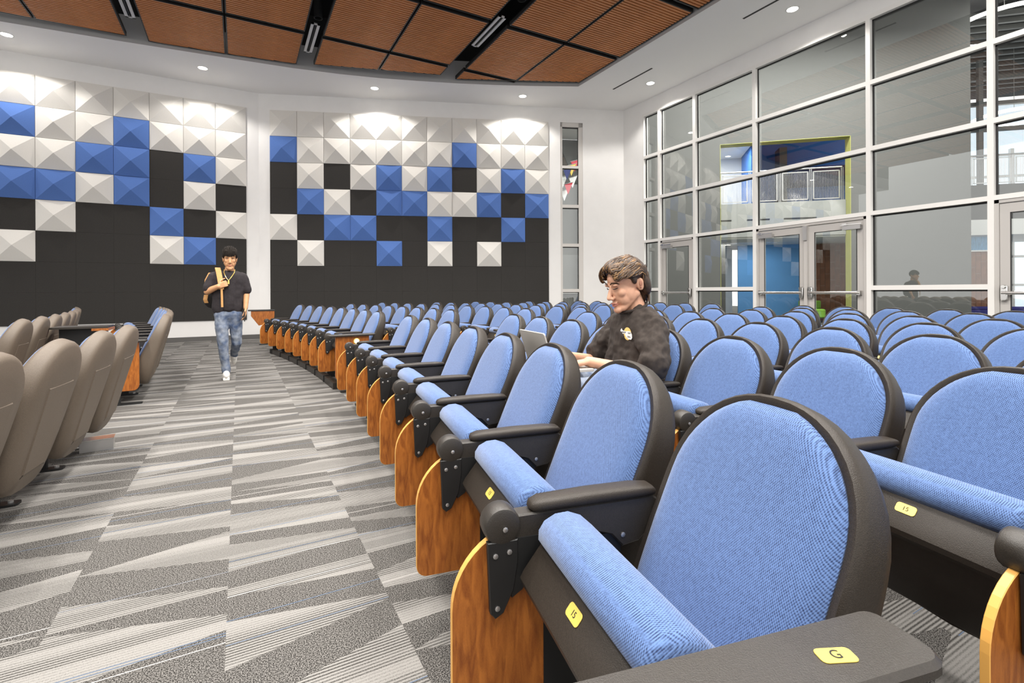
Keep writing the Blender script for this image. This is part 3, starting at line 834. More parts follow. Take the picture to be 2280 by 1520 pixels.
# floor raceway in front of the far section, and under the second row
def raceway(name, rr_, sa, sb, label, seg=.56, wd=.10, hh=.085):
    t = thing(name, label, 'cable duct', arc_pos(rr_, sa)[0])
    base = Vector(t.location); s = sa
    while s < sb - .01:
        e = min(s + seg, sb)
        P0 = [arc_pos(rr_ + q, s + .006)[0] - base for q in (-wd / 2, wd / 2)]; P1 = [arc_pos(rr_ + q, e - .006)[0] - base for q in (-wd / 2, wd / 2)]
        b = MB(); up = Vector((0, 0, hh))
        b.add([P0[0], P0[1], P1[1], P1[0], P0[0] + up, P0[1] + up, P1[1] + up, P1[0] + up], [(3, 2, 1, 0), (4, 5, 6, 7), (0, 1, 5, 4), (1, 2, 6, 5), (2, 3, 7, 6), (3, 0, 4, 7)])
        b.build('duct_section', 'plastic_black', t)
        q, th = arc_pos(rr_, e); q = q - base
        b = MB(); b.box(-wd / 2 - .008, wd / 2 + .008, -.016, .016, 0, hh + .008); o = b.build('duct_collar', 'steel_black', t); o.location = q; o.rotation_euler = (0, 0, th)
        s = e
raceway('floor_duct', RH0 + .03, .45, 4.45, 'black segmented floor duct under the first far row of chairs', .56, .075, .07)
raceway('floor_duct', RH0 + .95 + .14, -5.3, -.9, 'black ribbed floor duct under the second row of chairs', 1.1, .12, .03)
# accessible end desk with wooden apron at the far end of the first row
t = thing('end_desk', 'small wooden apron desk with black top beyond the first row', 'desk', (.42, 11.45, 0), 0)
b = MB(); b.box(-.26, .23, -.2, .2, .70, .72); b.build('desk_top', 'steel_black', t)
b = MB(); b.prism([(-.21, .70), (.22, .70), (.215, .56), (.10, .44), (-.07, .405), (-.21, .60)], -.19, -.17, 'y', bev=.003); b.build('apron', 'cherry', t)
b = MB(); b.box(.03, .12, -.03, .03, .0, .70); b.build('leg', 'steel_black', t)
b = MB(); b.box(-.06, .26, -.08, .08, 0, .02); b.build('foot', 'steel_black', t)
t = thing('end_desk', 'black folding desk on bracket in front of the far left row', 'desk', (-1.43, 6.70, 0), 0)
b = MB(); b.box(-.23, .23, -.15, .16, .715, .735); b.build('desk_top', 'plastic_black', t)
b = MB(); b.box(.10, .24, -.16, .14, .69, .714); b.build('edge_board', 'cherry', t)
b = MB(); b.box(-.18, .20, -.05, .05, .50, .714); b.build('bracket', 'steel_black', t)
b = MB(); b.box(.02, .10, -.03, .03, 0, .5); b.prism(rrect(-.15, .25, -.06, .06, .02), 0, .012, 'z'); b.build('leg', 'steel_black', t)
# electrical floor box with conduit
t = thing('power_box', 'silver electrical box with conduit on carpet behind the left chairs', 'power box', (-.86, 4.38, 0), math.radians(5))
b = MB(); b.box(-.09, .09, -.05, .05, 0, .075); b.build('box_body', 'satin_steel', t)
b = MB(); b.box(-.093, .093, -.053, .053, .075, .08); b.build('box_lid', 'chrome', t)
b = MB(); b.tube([(-.09, -.02, .035), (-.14, -.03, .035), (-.19, -.01, .03), (-.23, .06, .03), (-.25, .2, .03)], .011, 10); b.tube([(-.09, -.02, .035), (-.115, -.024, .035)], .017, 10)
b.build('conduit', 'satin_steel', t, True)
# ------------------------------------------------------------------ people
def fuse(b, name, m, parent, voxel, smooth=4, disp=0.0, dscale=.12):
    """overlapping closed forms -> one continuous skin"""
    o = b.build(name, m, parent)
    r = o.modifiers.new('fuse', 'REMESH'); r.mode = 'VOXEL'; r.voxel_size = voxel; r.use_smooth_shade = True
    s_ = o.modifiers.new('soften', 'SMOOTH'); s_.factor = .5; s_.iterations = smooth
    if disp:
        tx = bpy.data.textures.new('folds', 'CLOUDS'); tx.noise_scale = dscale; tx.noise_depth = 1
        d = o.modifiers.new('folds', 'DISPLACE'); d.texture = tx; d.strength = disp; d.mid_level = .5; d.texture_coords = 'LOCAL'
    dg = bpy.context.evaluated_depsgraph_get(); dg.update()
    me = bpy.data.meshes.new_from_object(o.evaluated_get(dg)); o.modifiers.clear(); old = o.data; o.data = me; bpy.data.meshes.remove(old)
    if not me.materials: me.materials.append(MATS[m])
    for p in me.polygons: p.use_smooth = True
    return o
def xform(b, M):
    b.v = [tuple(M @ Vector(p)) for p in b.v]; return b
def merge(a, b): a.add(b.v, b.f, b.mi); return a
def head_mb():
    b = MB()
    b.ell((.018, 0, .035), (.098, .077, .095)); b.ell((-.032, 0, -.025), (.072, .060, .092)); b.ell((-.045, 0, .045), (.055, .060, .055))
    for s_ in (-1, 1):
        b.capsule((.010, s_ * .050, -.052), (-.066, s_ * .020, -.106), .022, .020)
        b.ell((-.070, s_ * .040, -.024), (.022, .022, .024)); b.ell((-.092, s_ * .028, .022), (.014, .027, .010))
        b.ell((-.113, s_ * .012, -.046), (.012, .009, .009))
        b.ell((.030, s_ * .075, -.010), (.020, .008, .032), Matrix.Rotation(s_ * .22, 3, 'Z')); b.ell((.036, s_ * .080, .004), (.014, .006, .022), Matrix.Rotation(s_ * .35, 3, 'Z'))
    b.ell((-.088, 0, -.112), (.022, .026, .020))
    b.capsule((-.098, 0, .012), (-.126, 0, -.040), .0085, .0125)
    b.ell((-.100, 0, -.072), (.010, .022, .0065)); b.ell((-.098, 0, -.086), (.010, .019, .0065))
    for s_ in (-1, 1): b.ell((-.046, s_ * .032, -.058), (.042, .026, .042)); b.ell((-.020, s_ * .044, -.042), (.042, .022, .046))
    return b
def hand_mb(wrist, fwd, up, side, curl=.5, scale=1.0, thumb=1):
    """palm, four unequal bent fingers and a thumb leaving the side of the palm"""
    wv, f, u, sd = Vector(wrist), Vector(fwd).normalized(), Vector(up).normalized(), Vector(side).normalized()
    b = MB(); k = scale
    for q in (-.026, -.009, .009, .026): b.capsule(wv + f * .012 * k + sd * q * .6 * k, wv + f * .085 * k + sd * q * k, .0155 * k, .0125 * k)
    for q, L in ((-.030, .066), (-.010, .080), (.010, .085), (.030, .074)):
        p = wv + f * .088 * k + sd * q * k; a = curl * .5
        for seg, rr_ in ((.46, .0098), (.32, .0088), (.24, .0078)):
            d = f * math.cos(a) - u * math.sin(a); e = p + d * L * seg * k; b.capsule(p, e, rr_ * k, rr_ * .92 * k, 10); p = e; a += curl * .75
    p = wv + f * .028 * k + sd * .030 * k * thumb
    for d, L, rr_ in ((f * .72 + sd * .62 * thumb - u * .25, .042, .0125), (f * .88 + sd * .22 * thumb - u * .40, .034, .0105), (f * .9 - u * .45, .026, .0092)):
        e = p + d.normalized() * L * k; b.capsule(p, e, rr_ * k, rr_ * .9 * k, 10); p = e
    return b
def locks(paths, r0, m, parent, name='hair_lock'):
    b = MB()
    for pts in paths:
        n = len(pts); b.tube(pts, [r0 * (.35 + .65 * math.sin(PI * (i + .6) / (n + .2))) for i in range(n)], 6)
    return b.build(name, m, parent, True, 80)

# --- the seated man, in the frame of his chair (x backwards, y to his right)
man = thing('person', 'seated person in dark brown t-shirt typing on laptop among the chairs', 'person', man_chair.location, man_chair.rotation_euler[2])
HM = Matrix.Translation((.255, -.005, 1.115)) @ Matrix.Rotation(math.radians(3), 4, 'Z') @ Matrix.Rotation(math.radians(-16), 4, 'Y') @ Matrix.Scale(1.07, 4)
body = xform(head_mb(), HM)
body.capsule((.283, 0, 1.07), (.325, 0, .955), .052, .064)
body.capsule((.325, 0, .90), (.325, 0, .60), .09, .10); body.capsule((.325, -.13, .885), (.325, .13, .885), .045, .045)
for s_ in (-1, 1):
    el = (.215, s_ * .255 + (.02 if s_ > 0 else -.015), .645); wr = (-.005, .085 + s_ * .115, .698)
    body.capsule((.315, s_ * .165, .875), el, .042, .040); body.capsule(el, wr, .043, .028)
    merge(body, hand_mb(wr, (-1, -.12 * s_, -.12), (-.1, 0, 1), (0, -s_, 0), .75, 1.0, 1))
    body.capsule((.30, s_ * .09, .54), (-.17, s_ * .11, .565), .075, .06); body.capsule((-.17, s_ * .11, .56), (-.14, s_ * .11, .12), .05, .038)
fuse(body, 'body', 'skin', man, .0042, 6)
sh = MB()
sh.capsule((.325, 0, .88), (.315, 0, .62), .115, .145)
for y in (-.075, .075): sh.capsule((.325, y, .88), (.305, y * 1.2, .60), .108, .125)
sh.capsule((.325, -.15, .905), (.325, .15, .905), .062, .062); sh.capsule((.320, -.10, .945), (.320, .10, .945), .048, .048); sh.capsule((.310, -.05, .972), (.310, .05, .972), .040, .040)
for s_ in (-1, 1):
    sh.capsule((.325, s_ * .175, .895), (.270, s_ * .245, .760), .062, .072)
    sh.capsule((.275, s_ * .235, .78), (.245, s_ * .262, .705), .074, .084)
    sh.capsule((.30, s_ * .12, .86), (.235, s_ * .20, .78), .05, .045)
shirt = fuse(sh, 'tshirt', 'shirt_brown', man, .007, 4, .030, .06)
b = MB(); R = []
for i in range(28):
    t = 2 * PI * i / 28; R.append((.302 + .074 * math.cos(t), .078 * math.sin(t), .984 + .024 * math.cos(t)))
b.tube(R + [R[0]], .0085, 8, cap=False); b.build('collar', 'shirt_brown', shirt, True)
# printed chest logo: yellow disc, white fish-shaped banner, dark lettering
lg = empty('chest_print', (0, 0, 0), 0, shirt)
def on_chest(y, z): return (.157 - .10 * (1 - min(1, abs(y) / .2) ** 2) ** .5 * 0, y, z)
LM = None
b = MB(); N_ = 24
b.add([(.0, .026 * math.cos(2 * PI * i / N_), .026 * math.sin(2 * PI * i / N_)) for i in range(N_)], [tuple(range(N_))])
lgo = b.build('print_disc', 'print_yellow', shirt)
bp = MB(); ban = [(-.034, .012), (-.040, .020), (-.048, .012), (-.046, -.004), (-.036, -.004), (-.020, .000), (-.008, -.014), (.008, -.022), (.026, -.022), (.033, -.014), (.031, .000), (.022, .010), (.006, .011), (-.012, .009)]
bp.add([(-.0012, -y, z) for y, z in ban], [tuple(range(len(ban)))]); bn = bp.build('print_banner', 'print_white', lgo)
for txt, y, z, sz in (('BISHOP', -.024, .004, .0085), ('BUM', .014, .003, .009), ('GRILL', .012, -.012, .0095)):
    tx = link('lettering', text_mesh(txt, sz, 'ink'), bn); tx.matrix_local = plate_matrix(Vector((-.002, -y, z)), Vector((0, -1, 0)), Vector((0, 0, 1)), Vector((-1, 0, 0)))
CHEST_LOGO = lgo; lgo.scale = (1, 1.35, 1.35)
bpy.data.objects.remove(lg)
# jeans and shoes under the seats
jb = MB()
jb.capsule((.31, -.09, .55), (.31, .09, .55), .115, .115)
for s_ in (-1, 1): jb.capsule((.30, s_ * .09, .545), (-.18, s_ * .11, .565), .085, .07); jb.capsule((-.18, s_ * .11, .565), (-.145, s_ * .11, .10), .068, .055)
fuse(jb, 'trousers', 'denim', man, .012, 4, .012, .1)
for s_ in (-1, 1):
    b = MB(); b.ell((-.19, s_ * .11, .05), (.14, .048, .05)); b.build('shoe', 'sneaker', man, True)
# hair: side and back masses, wavy locks, curtain fringe
hb = MB()
hb.ell((.012, 0, .092), (.098, .082, .056)); hb.ell((.062, 0, .035), (.064, .084, .098)); hb.ell((.074, 0, -.055), (.026, .052, .068))
for s_ in (-1, 1):
    hb.ell((.030, s_ * .068, .060), (.072, .024, .040)); hb.ell((.078, s_ * .058, -.015), (.030, .026, .065)); hb.ell((-.055, s_ * .036, .092), (.040, .036, .022)); hb.ell((-.040, s_ * .060, .070), (.032, .016, .026)); hb.ell((.0, s_ * .074, .030), (.018, .012, .03))
hair = fuse(xform(hb, HM), 'hair', 'hair_brown', man, .005, 3)
rn = random.Random(3); paths = []
for k in range(300):
    ph = rn.uniform(-1.45, 1.45)                     # around from one side over the top to the other
    a0 = rn.uniform(-.25, 1.3); a1 = min(2.05, a0 + rn.uniform(.9, 1.6)); w0 = rn.uniform(0, 6); amp = rn.uniform(.005, .012)
    pts = []
    for i in range(13):
        a = a0 + (a1 - a0) * i / 12
        rx, ry, rz = .112, .093, .108
        x = .010 - rx * math.cos(a) * 1.0; rad = math.sin(a) if a < PI / 2 else 1 - .06 * (a - PI / 2)
        rad = .55 + .45 * math.sin(min(a, PI / 2))
        p2 = ph + amp / .09 * math.sin(w0 + a * 5.5)
        y = ry * math.sin(p2) * rad; z = .040 + rz * math.cos(p2) * rad - max(0, a - 1.9) * .11
        lift = 1 + .02 * math.sin(w0 + a * 7); pts.append(HM @ Vector((x * lift, y * lift, z * lift)))
    paths.append(pts)
def catmull(P, n=14):
    P = [Vector(p) for p in P]; P = [2 * P[0] - P[1]] + P + [2 * P[-1] - P[-2]]; out = []
    m = len(P) - 3
    for i in range(n):
        u = i / (n - 1) * m; k = min(int(u), m - 1); t = u - k; a, b_, c, d = P[k:k + 4]
        out.append(.5 * ((2 * b_) + (c - a) * t + (2 * a - 5 * b_ + 4 * c - d) * t * t + (3 * b_ - a - 3 * c + d) * t ** 3))
    return out
def jit(P, q): return [HM @ (p + Vector((rn.uniform(-q, q), rn.uniform(-q, q), rn.uniform(-q, q)))) for p in catmull(P)]
for k in range(26):                                  # waves sweeping off the parting over the temple
    q = rn.uniform(0, 1)
    paths.append([HM @ p for p in catmull([(-.050 + .03 * q, -.004 - .02 * q, .138 - .006 * q), (-.092 + .03 * q, -.022 - .012 * q, .130 - .01 * q), (-.104 + .03 * q, -.046 - .008 * q, .096 + .006 * q), (-.084 + .03 * q, -.068 - .004 * q, .068 + .012 * q), (-.048 + .03 * q, -.080, .050 + .02 * q), (-.012 + .03 * q, -.086, .058 + .015 * q)])])
for k in range(14):                                  # far side of the fringe hangs over the forehead
    q = rn.uniform(0, 1)
    paths.append([HM @ p for p in catmull([(-.050 + .02 * q, .008 + .02 * q, .136), (-.098 + .015 * q, .030 + .012 * q, .122), (-.117 + .02 * q, .050 + .010 * q, .088), (-.108 + .02 * q, .066 + .006 * q, .050), (-.098 + .02 * q, .068, .034)])])
for k in range(60):                                  # short locks over the front of the crown
    ph = rn.uniform(-1.0, 1.0); a0 = rn.uniform(-.4, .5); pts = []
    for i in range(10):
        a = a0 + 1.1 * i / 9; rad = .62 + .42 * math.sin(max(0, min(a, PI / 2))); p2 = ph + .10 * math.sin(k + a * 6)
        pts.append(HM @ Vector((.006 - .112 * math.cos(a), .090 * math.sin(p2) * rad, .040 + .110 * math.cos(p2) * rad)))
    paths.append(pts)
for k in range(110):                                 # back of the head down to the nape
    ph = rn.uniform(-1.5, 1.5); z0 = rn.uniform(-.02, .08); pts = []
    for i in range(9):
        t = i / 8; z = z0 - (.075 + .05 * math.cos(ph)) * t; sh_ = 1 - .22 * max(0, (.02 - z)) / .12
        p2 = ph + .06 * math.sin(k + t * 6)
        pts.append(HM @ Vector((.030 + .102 * math.cos(p2) * sh_ , .089 * math.sin(p2) * sh_, z)))
    if abs(ph) < 1.25 or z0 > .05: paths.append(pts)
rn.shuffle(paths)
for q_, m_ in enumerate(('hair_brown', 'hair_mid', 'hair_gold', 'hair_brown', 'hair_mid')): locks(paths[q_::5], .0048, m_, hair)
for s_ in (-1, 1):
    b = MB(); b.ell(HM @ Vector((.028, s_ * .0835, -.002)), (.009, .0035, .017)); b.ell(HM @ Vector((.024, s_ * .0825, -.020)), (.006, .0035, .007)); b.build('ear_hollow_shade', 'ear_shade', man, True)  # darker ellipsoids paint the shade inside each ear
# face details
for s_ in (-1, 1):
    b = MB(); b.tube([HM @ Vector(p) for p in ((-.108, s_ * .012, .028), (-.107, s_ * .026, .036), (-.095, s_ * .045, .034), (-.082, s_ * .055, .024))], [.003, .0048, .004, .002], 6); b.build('eyebrow', 'hair_brown', man, True)
    b = MB(); b.tube([HM @ Vector(p) for p in ((-.101, s_ * .016, .004), (-.102, s_ * .028, .003), (-.094, s_ * .041, .005), (-.088, s_ * .047, .007))], [.0015, .0030, .0028, .0012], 6); b.build('eyelid', 'eye_dark', man, True)
b = MB()
b.tube([HM @ Vector(p) for p in ((-.094, -.024, -.078), (-.110, -.012, -.073), (-.1145, 0, -.0735), (-.110, .012, -.073), (-.094, .024, -.078))], [.001, .003, .0036, .003, .001], 8)
b.tube([HM @ Vector(p) for p in ((-.094, -.022, -.081), (-.108, -.011, -.085), (-.112, 0, -.086), (-.108, .011, -.085), (-.094, .022, -.081))], [.001, .0032, .004, .0032, .001], 8)
b.build('lips', 'lip', man, True)
# laptop on his lap
lp = thing('laptop', 'open grey laptop on the lap of the seated person', 'laptop', man_chair.location, man_chair.rotation_euler[2])
b = MB(); b.prism(rrect(-.235, .0, -.085, .245, .012), .652, .667, 'z', bev=.002); base_o = b.build('base', 'laptop_grey', lp)
b = MB()
for r_ in range(5):
    for c_ in range(12): b.box(-.205 + r_ * .024, -.186 + r_ * .024, -.062 + c_ * .024, -.042 + c_ * .024, .667, .669)
tag(b.build('keys', 'key_black', base_o), kind='stuff')
M_ = Matrix.Translation((-.235, .08, .667)) @ Matrix.Rotation(math.radians(-17), 4, 'Y')
b = MB(); b.prism(rrect(-.165, .165, .0, .205, .012), -.004, .004, 'x', bev=.001); xform(b, M_); lid = b.build('lid', 'laptop_grey', lp)
b = MB(); b.prism(rrect(-.155, .155, .012, .195, .003), .0042, .005, 'x'); xform(b, M_); b.build('screen', 'key_black', lid)

# --- the walking man, facing the camera (x = picture right, -y towards the camera)
wk = thing('person', 'walking person in black t-shirt and jeans carrying a backpack in the aisle', 'person', (-.1336, 7.178, 0), math.radians(1))
WH = Matrix.Translation((.040, -.02, 1.505)) @ Matrix.Rotation(math.radians(90), 4, 'Z') @ Matrix.Rotation(math.radians(-4), 4, 'Y') @ Matrix.Scale(1.08, 4)
wb = xform(head_mb(), WH)
wb.capsule((.040, .01, 1.44), (.032, .02, 1.32), .054, .064)
wb.capsule((.03, .02, 1.24), (.02, .02, .92), .09, .10); wb.capsule((-.10, .02, 1.265), (.15, .02, 1.26), .045, .045)
# right arm (picture left) folded up to the strap, left arm hanging
wb.capsule((-.15, .02, 1.255), (-.235, -.02, 1.095), .05, .042); wb.capsule((-.235, -.02, 1.095), (-.100, -.150, 1.155), .044, .03)
merge(wb, hand_mb((-.105, -.150, 1.150), (.80, -.05, .35), (.0, -1, .1), (-.35, 0, .8), 1.25, 1.0, 1))
wb.capsule((.20, .02, 1.24), (.245, .02, 1.06), .048, .042); wb.capsule((.245, .02, 1.06), (.232, -.05, .885), .042, .030)
merge(wb, hand_mb((.232, -.05, .885), (-.03, -.22, -1), (1, 0, 0), (0, -1, .2), .55, 1.0, 1))
wb.capsule((-.07, .02, .84), (-.055, -.05, .45), .08, .055); wb.capsule((-.055, -.05, .45), (-.015, -.03, .10), .05, .036)
wb.capsule((.10, .02, .84), (.125, .06, .45), .08, .055); wb.capsule((.125, .06, .45), (.09, .36, .25), .05, .036)
fuse(wb, 'body', 'skin_tan', wk, .0048, 3)
ts = MB()
ts.capsule((.03, .02, 1.25), (.018, .02, .93), .125, .13)
for x in (-.075, .125): ts.capsule((x, .02, 1.25), (.015 + (x - .03) * .95, .02, .885), .105, .098)
ts.capsule((-.135, .02, 1.285), (.185, .02, 1.278), .062, .062); ts.capsule((-.05, .02, 1.318), (.125, .02, 1.313), .038, .038)
ts.capsule((-.155, .02, 1.275), (-.222, -.01, 1.135), .068, .072); ts.capsule((.205, .02, 1.265), (.245, .02, 1.115), .066, .070)
fuse(ts, 'tshirt', 'shirt_black', wk, .008, 5, .016, .08)
jn = MB()
jn.capsule((-.065, .02, .80), (.100, .02, .80), .098, .098)
jn.capsule((-.065, .01, .79), (-.052, -.05, .45), .095, .070); jn.capsule((-.052, -.05, .45), (-.016, -.03, .13), .068, .054); jn.capsule((-.018, -.03, .16), (-.012, -.035, .105), .058, .060)
jn.capsule((.100, .02, .79), (.120, .06, .45), .095, .068); jn.capsule((.120, .06, .45), (.090, .34, .27), .066, .052)
fuse(jn, 'jeans', 'denim', wk, .009, 4, .02, .07)
b = MB(); b.ell((-.010, -.09, .055), (.046, .130, .055)); b.ell((-.012, -.02, .085), (.042, .062, .055)); b.box(-.05, .03, -.20, .06, .0, .028); fuse(b, 'sneaker', 'sneaker', wk, .006, 3)
b = MB(); b.ell((.088, .40, .22), (.044, .06, .12), Matrix.Rotation(.5, 3, 'X')); b.ell((.088, .37, .24), (.042, .06, .06)); fuse(b, 'sneaker', 'sneaker', wk, .006, 3)
hb = MB()
hb.ell((.012, 0, .080), (.100, .084, .062)); hb.ell((.05, 0, .040), (.074, .086, .080))
for s_ in (-1, 1): hb.ell((.012, s_ * .070, .040), (.055, .020, .042)); hb.ell((-.070, s_ * .034, .080), (.040, .040, .028)); hb.ell((-.080, s_ * .050, .062), (.022, .022, .022))
whair = fuse(xform(hb, WH), 'hair', 'hair_black', wk, .006, 3)
rn = random.Random(9); paths = []
for k in range(70):
    y0 = rn.uniform(-.074, .074); a0 = rn.uniform(-.5, .4); sq = math.sqrt(max(.1, 1 - (y0 / .098) ** 2)); pts = []
    for i in range(9):
        a_ = a0 + (1.72 + .06 * math.sin(k * 2.3) - a0) * i / 8
        pts.append(WH @ Vector((.008 - .120 * math.sin(a_) * (.80 + .20 * sq), y0 + .006 * math.sin(k + i * .8), .040 + .104 * math.cos(a_) * sq + .004)))
    paths.append(pts)
locks(paths, .005, 'hair_black', whair)
for s_ in (-1, 1):
    b = MB(); b.tube([WH @ Vector(p) for p in ((-.110, s_ * .014, .028), (-.108, s_ * .028, .034), (-.095, s_ * .046, .030))], [.003, .0048, .002], 6); b.build('eyebrow', 'hair_black', wk, True)
    b = MB(); b.tube([WH @ Vector(p) for p in ((-.101, s_ * .018, .006), (-.102, s_ * .030, .007), (-.092, s_ * .044, .006))], [.0015, .0042, .0015], 6); b.build('eye', 'eye_dark', wk, True)
b = MB(); b.tube([WH @ Vector(p) for p in ((-.096, -.022, -.078), (-.113, 0, -.078), (-.096, .022, -.078))], [.002, .007, .002], 8); b.build('lips', 'lip', wk, True)
wk.scale = (.89, .94, 1)
# gold chain with pendant
b = MB(); ch = [(-.030, -.03, 1.365), (-.032, -.085, 1.325), (-.012, -.118, 1.27), (.022, -.132, 1.225), (.055, -.118, 1.27), (.092, -.085, 1.325), (.100, -.03, 1.365)]
b.tube(ch, .0055, 6); b.box(.012, .032, -.142, -.132, 1.185, 1.225); b.build('necklace', 'gold', wk, True)
# phone in the lowered hand
t = thing('phone', 'dark phone in the lowered hand of the walking person', 'phone', (-.1336 + .190, 7.178 - .100, 0), math.radians(1))
b = MB(); b.prism(rrect(-.06, .06, .715, .845, .012), .0, .009, 'x', bev=.002); b.build('phone_body', 'key_black', t)
# backpack hangs from his right shoulder
bk = thing('backpack', 'black backpack with tan strap on the walking person', 'backpack', (-.1336, 7.178, 0), math.radians(1))
bk.scale = (.89, .94, 1)
b = MB(); b.ell((-.14, .24, 1.10), (.15, .10, .22)); b.ell((-.16, .26, 1.0), (.14, .09, .13)); fuse(b, 'bag', 'bag_black', bk, .012, 4)
def strap(pts, wd, th, name, m, parent):
    b = MB(); R = []; pts = [Vector(p) for p in pts]
    for i, p in enumerate(pts):
        d = (pts[min(i + 1, len(pts) - 1)] - pts[max(0, i - 1)]).normalized(); sx = Vector((1, .15, 0)).normalized(); nn_ = d.cross(sx).normalized()
        R.append([p + sx * wd / 2 + nn_ * th, p - sx * wd / 2 + nn_ * th, p - sx * wd / 2 - nn_ * th, p + sx * wd / 2 - nn_ * th])
    return b.loft(R).build(name, m, parent, False)
strap([(-.105, .16, 1.30), (-.112, .09, 1.372), (-.110, .01, 1.385), (-.100, -.06, 1.345), (-.085, -.112, 1.27), (-.072, -.135, 1.19), (-.066, -.135, 1.12)], .066, .007, 'shoulder_strap', 'strap_tan', bk)
strap([(-.062, -.138, 1.13), (-.058, -.140, 1.0), (-.056, -.138, .90)], .026, .004, 'strap_tail', 'strap_tan', bk)
strap([(-.20, .16, 1.33), (-.245, .13, 1.24), (-.25, .12, 1.15)], .05, .006, 'side_strip', 'strap_tan', bk)
strap([(-.255, .16, 1.05), (-.265, .14, .99), (-.25, .15, .95)], .05, .006, 'side_strip', 'strap_tan', bk)
# ------------------------------------------------------------------ lobby beyond the glass, square to a diagonal wall
LA_ = math.atan2(-.678, .735); LP = (14.5, 9.1, 0)
def lob(name, label=None): return tag(empty(name, LP, LA_), label, None, None, 'structure')
lw = lob('wall_lobby', 'grey diagonal lobby wall with a green lined opening')
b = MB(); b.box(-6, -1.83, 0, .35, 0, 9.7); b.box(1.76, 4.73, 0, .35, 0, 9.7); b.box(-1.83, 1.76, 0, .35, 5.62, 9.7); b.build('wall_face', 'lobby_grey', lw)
b = MB(); e = .012; b.box(-1.83, -1.83 + e, -.01, .36, 0, 5.62); b.box(1.76 - e, 1.76, -.01, .36, 0, 5.62); b.box(-1.83, 1.76, -.01, .36, 5.62 - e, 5.62); b.build('opening_lining', 'green_jamb', lw)
lb = lob('wall_balcony', 'white balcony edge and floor slab inside the green lined opening')
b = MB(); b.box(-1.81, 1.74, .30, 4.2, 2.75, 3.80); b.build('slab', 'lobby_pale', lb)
for x0, x1 in ((-1.8, -1.45), (-1.0, -.35), (.05, .95), (1.3, 1.7)):
    b = MB(); b.box(x0, x1, .285, .30, 3.27, 3.30); b.build('air_slot', 'gasket', lb)
lr = lob('wall_upper_room', 'white and blue walls of the upper room behind the balcony')
b = MB(); b.box(-6, -.3, 4.2, 4.3, 3.8, 7.2); b.box(-6, -.4, .5, 4.2, 6.2, 6.3); b.build('white_wall', 'lobby_white', lr)
b = MB(); b.box(-.38, -.30, 2.6, 4.2, 3.8, 7.0); b.box(-.3, 5, 4.1, 4.2, 3.8, 7.6); b.build('blue_wall', 'lobby_blue', lr)
b = MB(); b.box(1.1, 4, 2.6, 4.0, 4.9, 5.35); b.build('dark_bulkhead', 'lobby_navy', lr)
b = MB(); b.box(.75, 1.0, 3.4, 4.0, 3.8, 6.3); b.build('grey_pier', 'grey_beam', lr)
lo = lob('wall_lower_room', 'blue and brown brick walls behind the ground floor opening')
b = MB(); b.box(-6, 5, .4, 5, 2.70, 2.75); b.build('low_ceiling', 'lobby_white', lo)
b = MB(); b.box(-6, -.77, 4.0, 4.1, 0, 2.7); b.build('white_wall', 'lobby_white', lo)
b = MB(); b.box(-.77, 1.45, 2.9, 3.0, 0, 2.70); b.build('blue_wall', 'lobby_sky', lo)
b = MB(); b.box(-1.55, -1.35, 2.0, 2.2, 0, 2.7); b.build('grey_column', 'grey_beam', lo)
def bricks(parent, x0, x1, z0, z1, y, m='brick'):
    b = MB(); b.box(x0, x1, y, y + .05, z0, z1); b.build('mortar_bed', 'mortar', parent)
    W, Hh = .155, .62; me = MB().box(0, W - .010, -.012, .02, 0, Hh - .010).mesh('brick', m); c = 0; x = x0
    while x + W <= x1 + .01:
        z = z0 - (c * .21) % Hh
        while z < z1:
            a, t_ = max(z, z0), min(z + Hh - .010, z1)
            if t_ - a > .03:
                o = link('brick', me, parent); o.location = (x, y, a); o.scale = (1, 1, (t_ - a) / (Hh - .010))
            z += Hh
        x += W; c += 1
bricks(lo, 1.45, 3.3, 0, 2.70, 2.95)
# right of the diagonal wall's end: deeper lobby
lf = lob('wall_far_lobby', 'far lobby wall with brown brick, blue mosaic band and balcony')
b = MB(); b.box(4.8, 14, 3.6, 4.0, 3.44, 4.62); b.build('balcony_edge', 'lobby_grey', lf)
b = MB(); b.box(4.8, 14, 3.6, 7.0, 2.92, 3.44); b.build('soffit', 'lobby_white', lf)
b = MB(); b.box(6.0, 8.05, 4.0, 4.1, 2.43, 2.90); b.build('mosaic_band', 'mosaic', lf)
b = MB(); b.box(6.0, 8.05, 3.94, 4.1, 2.38, 2.43); b.build('white_ledge', 'lobby_white', lf)
bricks(lf, 6.0, 8.05, 0, 2.38, 4.0)
b = MB(); b.box(8.05, 16, 8.9, 9.0, 0, 9); b.box(4.8, 16, 9.0, 9.1, 3.44, 7.0); b.build('window_glazing', 'window_glow', lf)
for x in (5.5, 6.6, 7.7, 8.8, 9.9, 11, 12.5):
    b = MB(); b.box(x, x + .12, 8.7, 8.85, 0, 7.0); b.build('window_mullion', 'white_metal', lf)
for z in (1.2, 2.4, 4.9, 5.8, 6.7):
    b = MB(); b.box(4.8, 16, 8.7, 8.85, z, z + .1); b.build('window_transom', 'white_metal', lf)
b = MB(); b.box(7.15, 7.28, 3.9, 4.05, 4.6, 9.0); b.box(9.3, 9.45, 3.9, 4.05, 4.6, 9.0); b.build('steel_post', 'grey_beam', lf)
for z in (6.6, 7.5, 8.4):
    b = MB(); b.box(4.8, 14, 4.2, 4.35, z, z + .13); b.build('steel_beam', 'grey_beam', lf)
lc = lob('ceiling_lobby', 'dark slatted lobby ceiling')
b = MB(); b.box(-8, 18, -12, 10, 9.6, 9.7); b.build('ceiling_deck', 'dark_ceiling', lc)
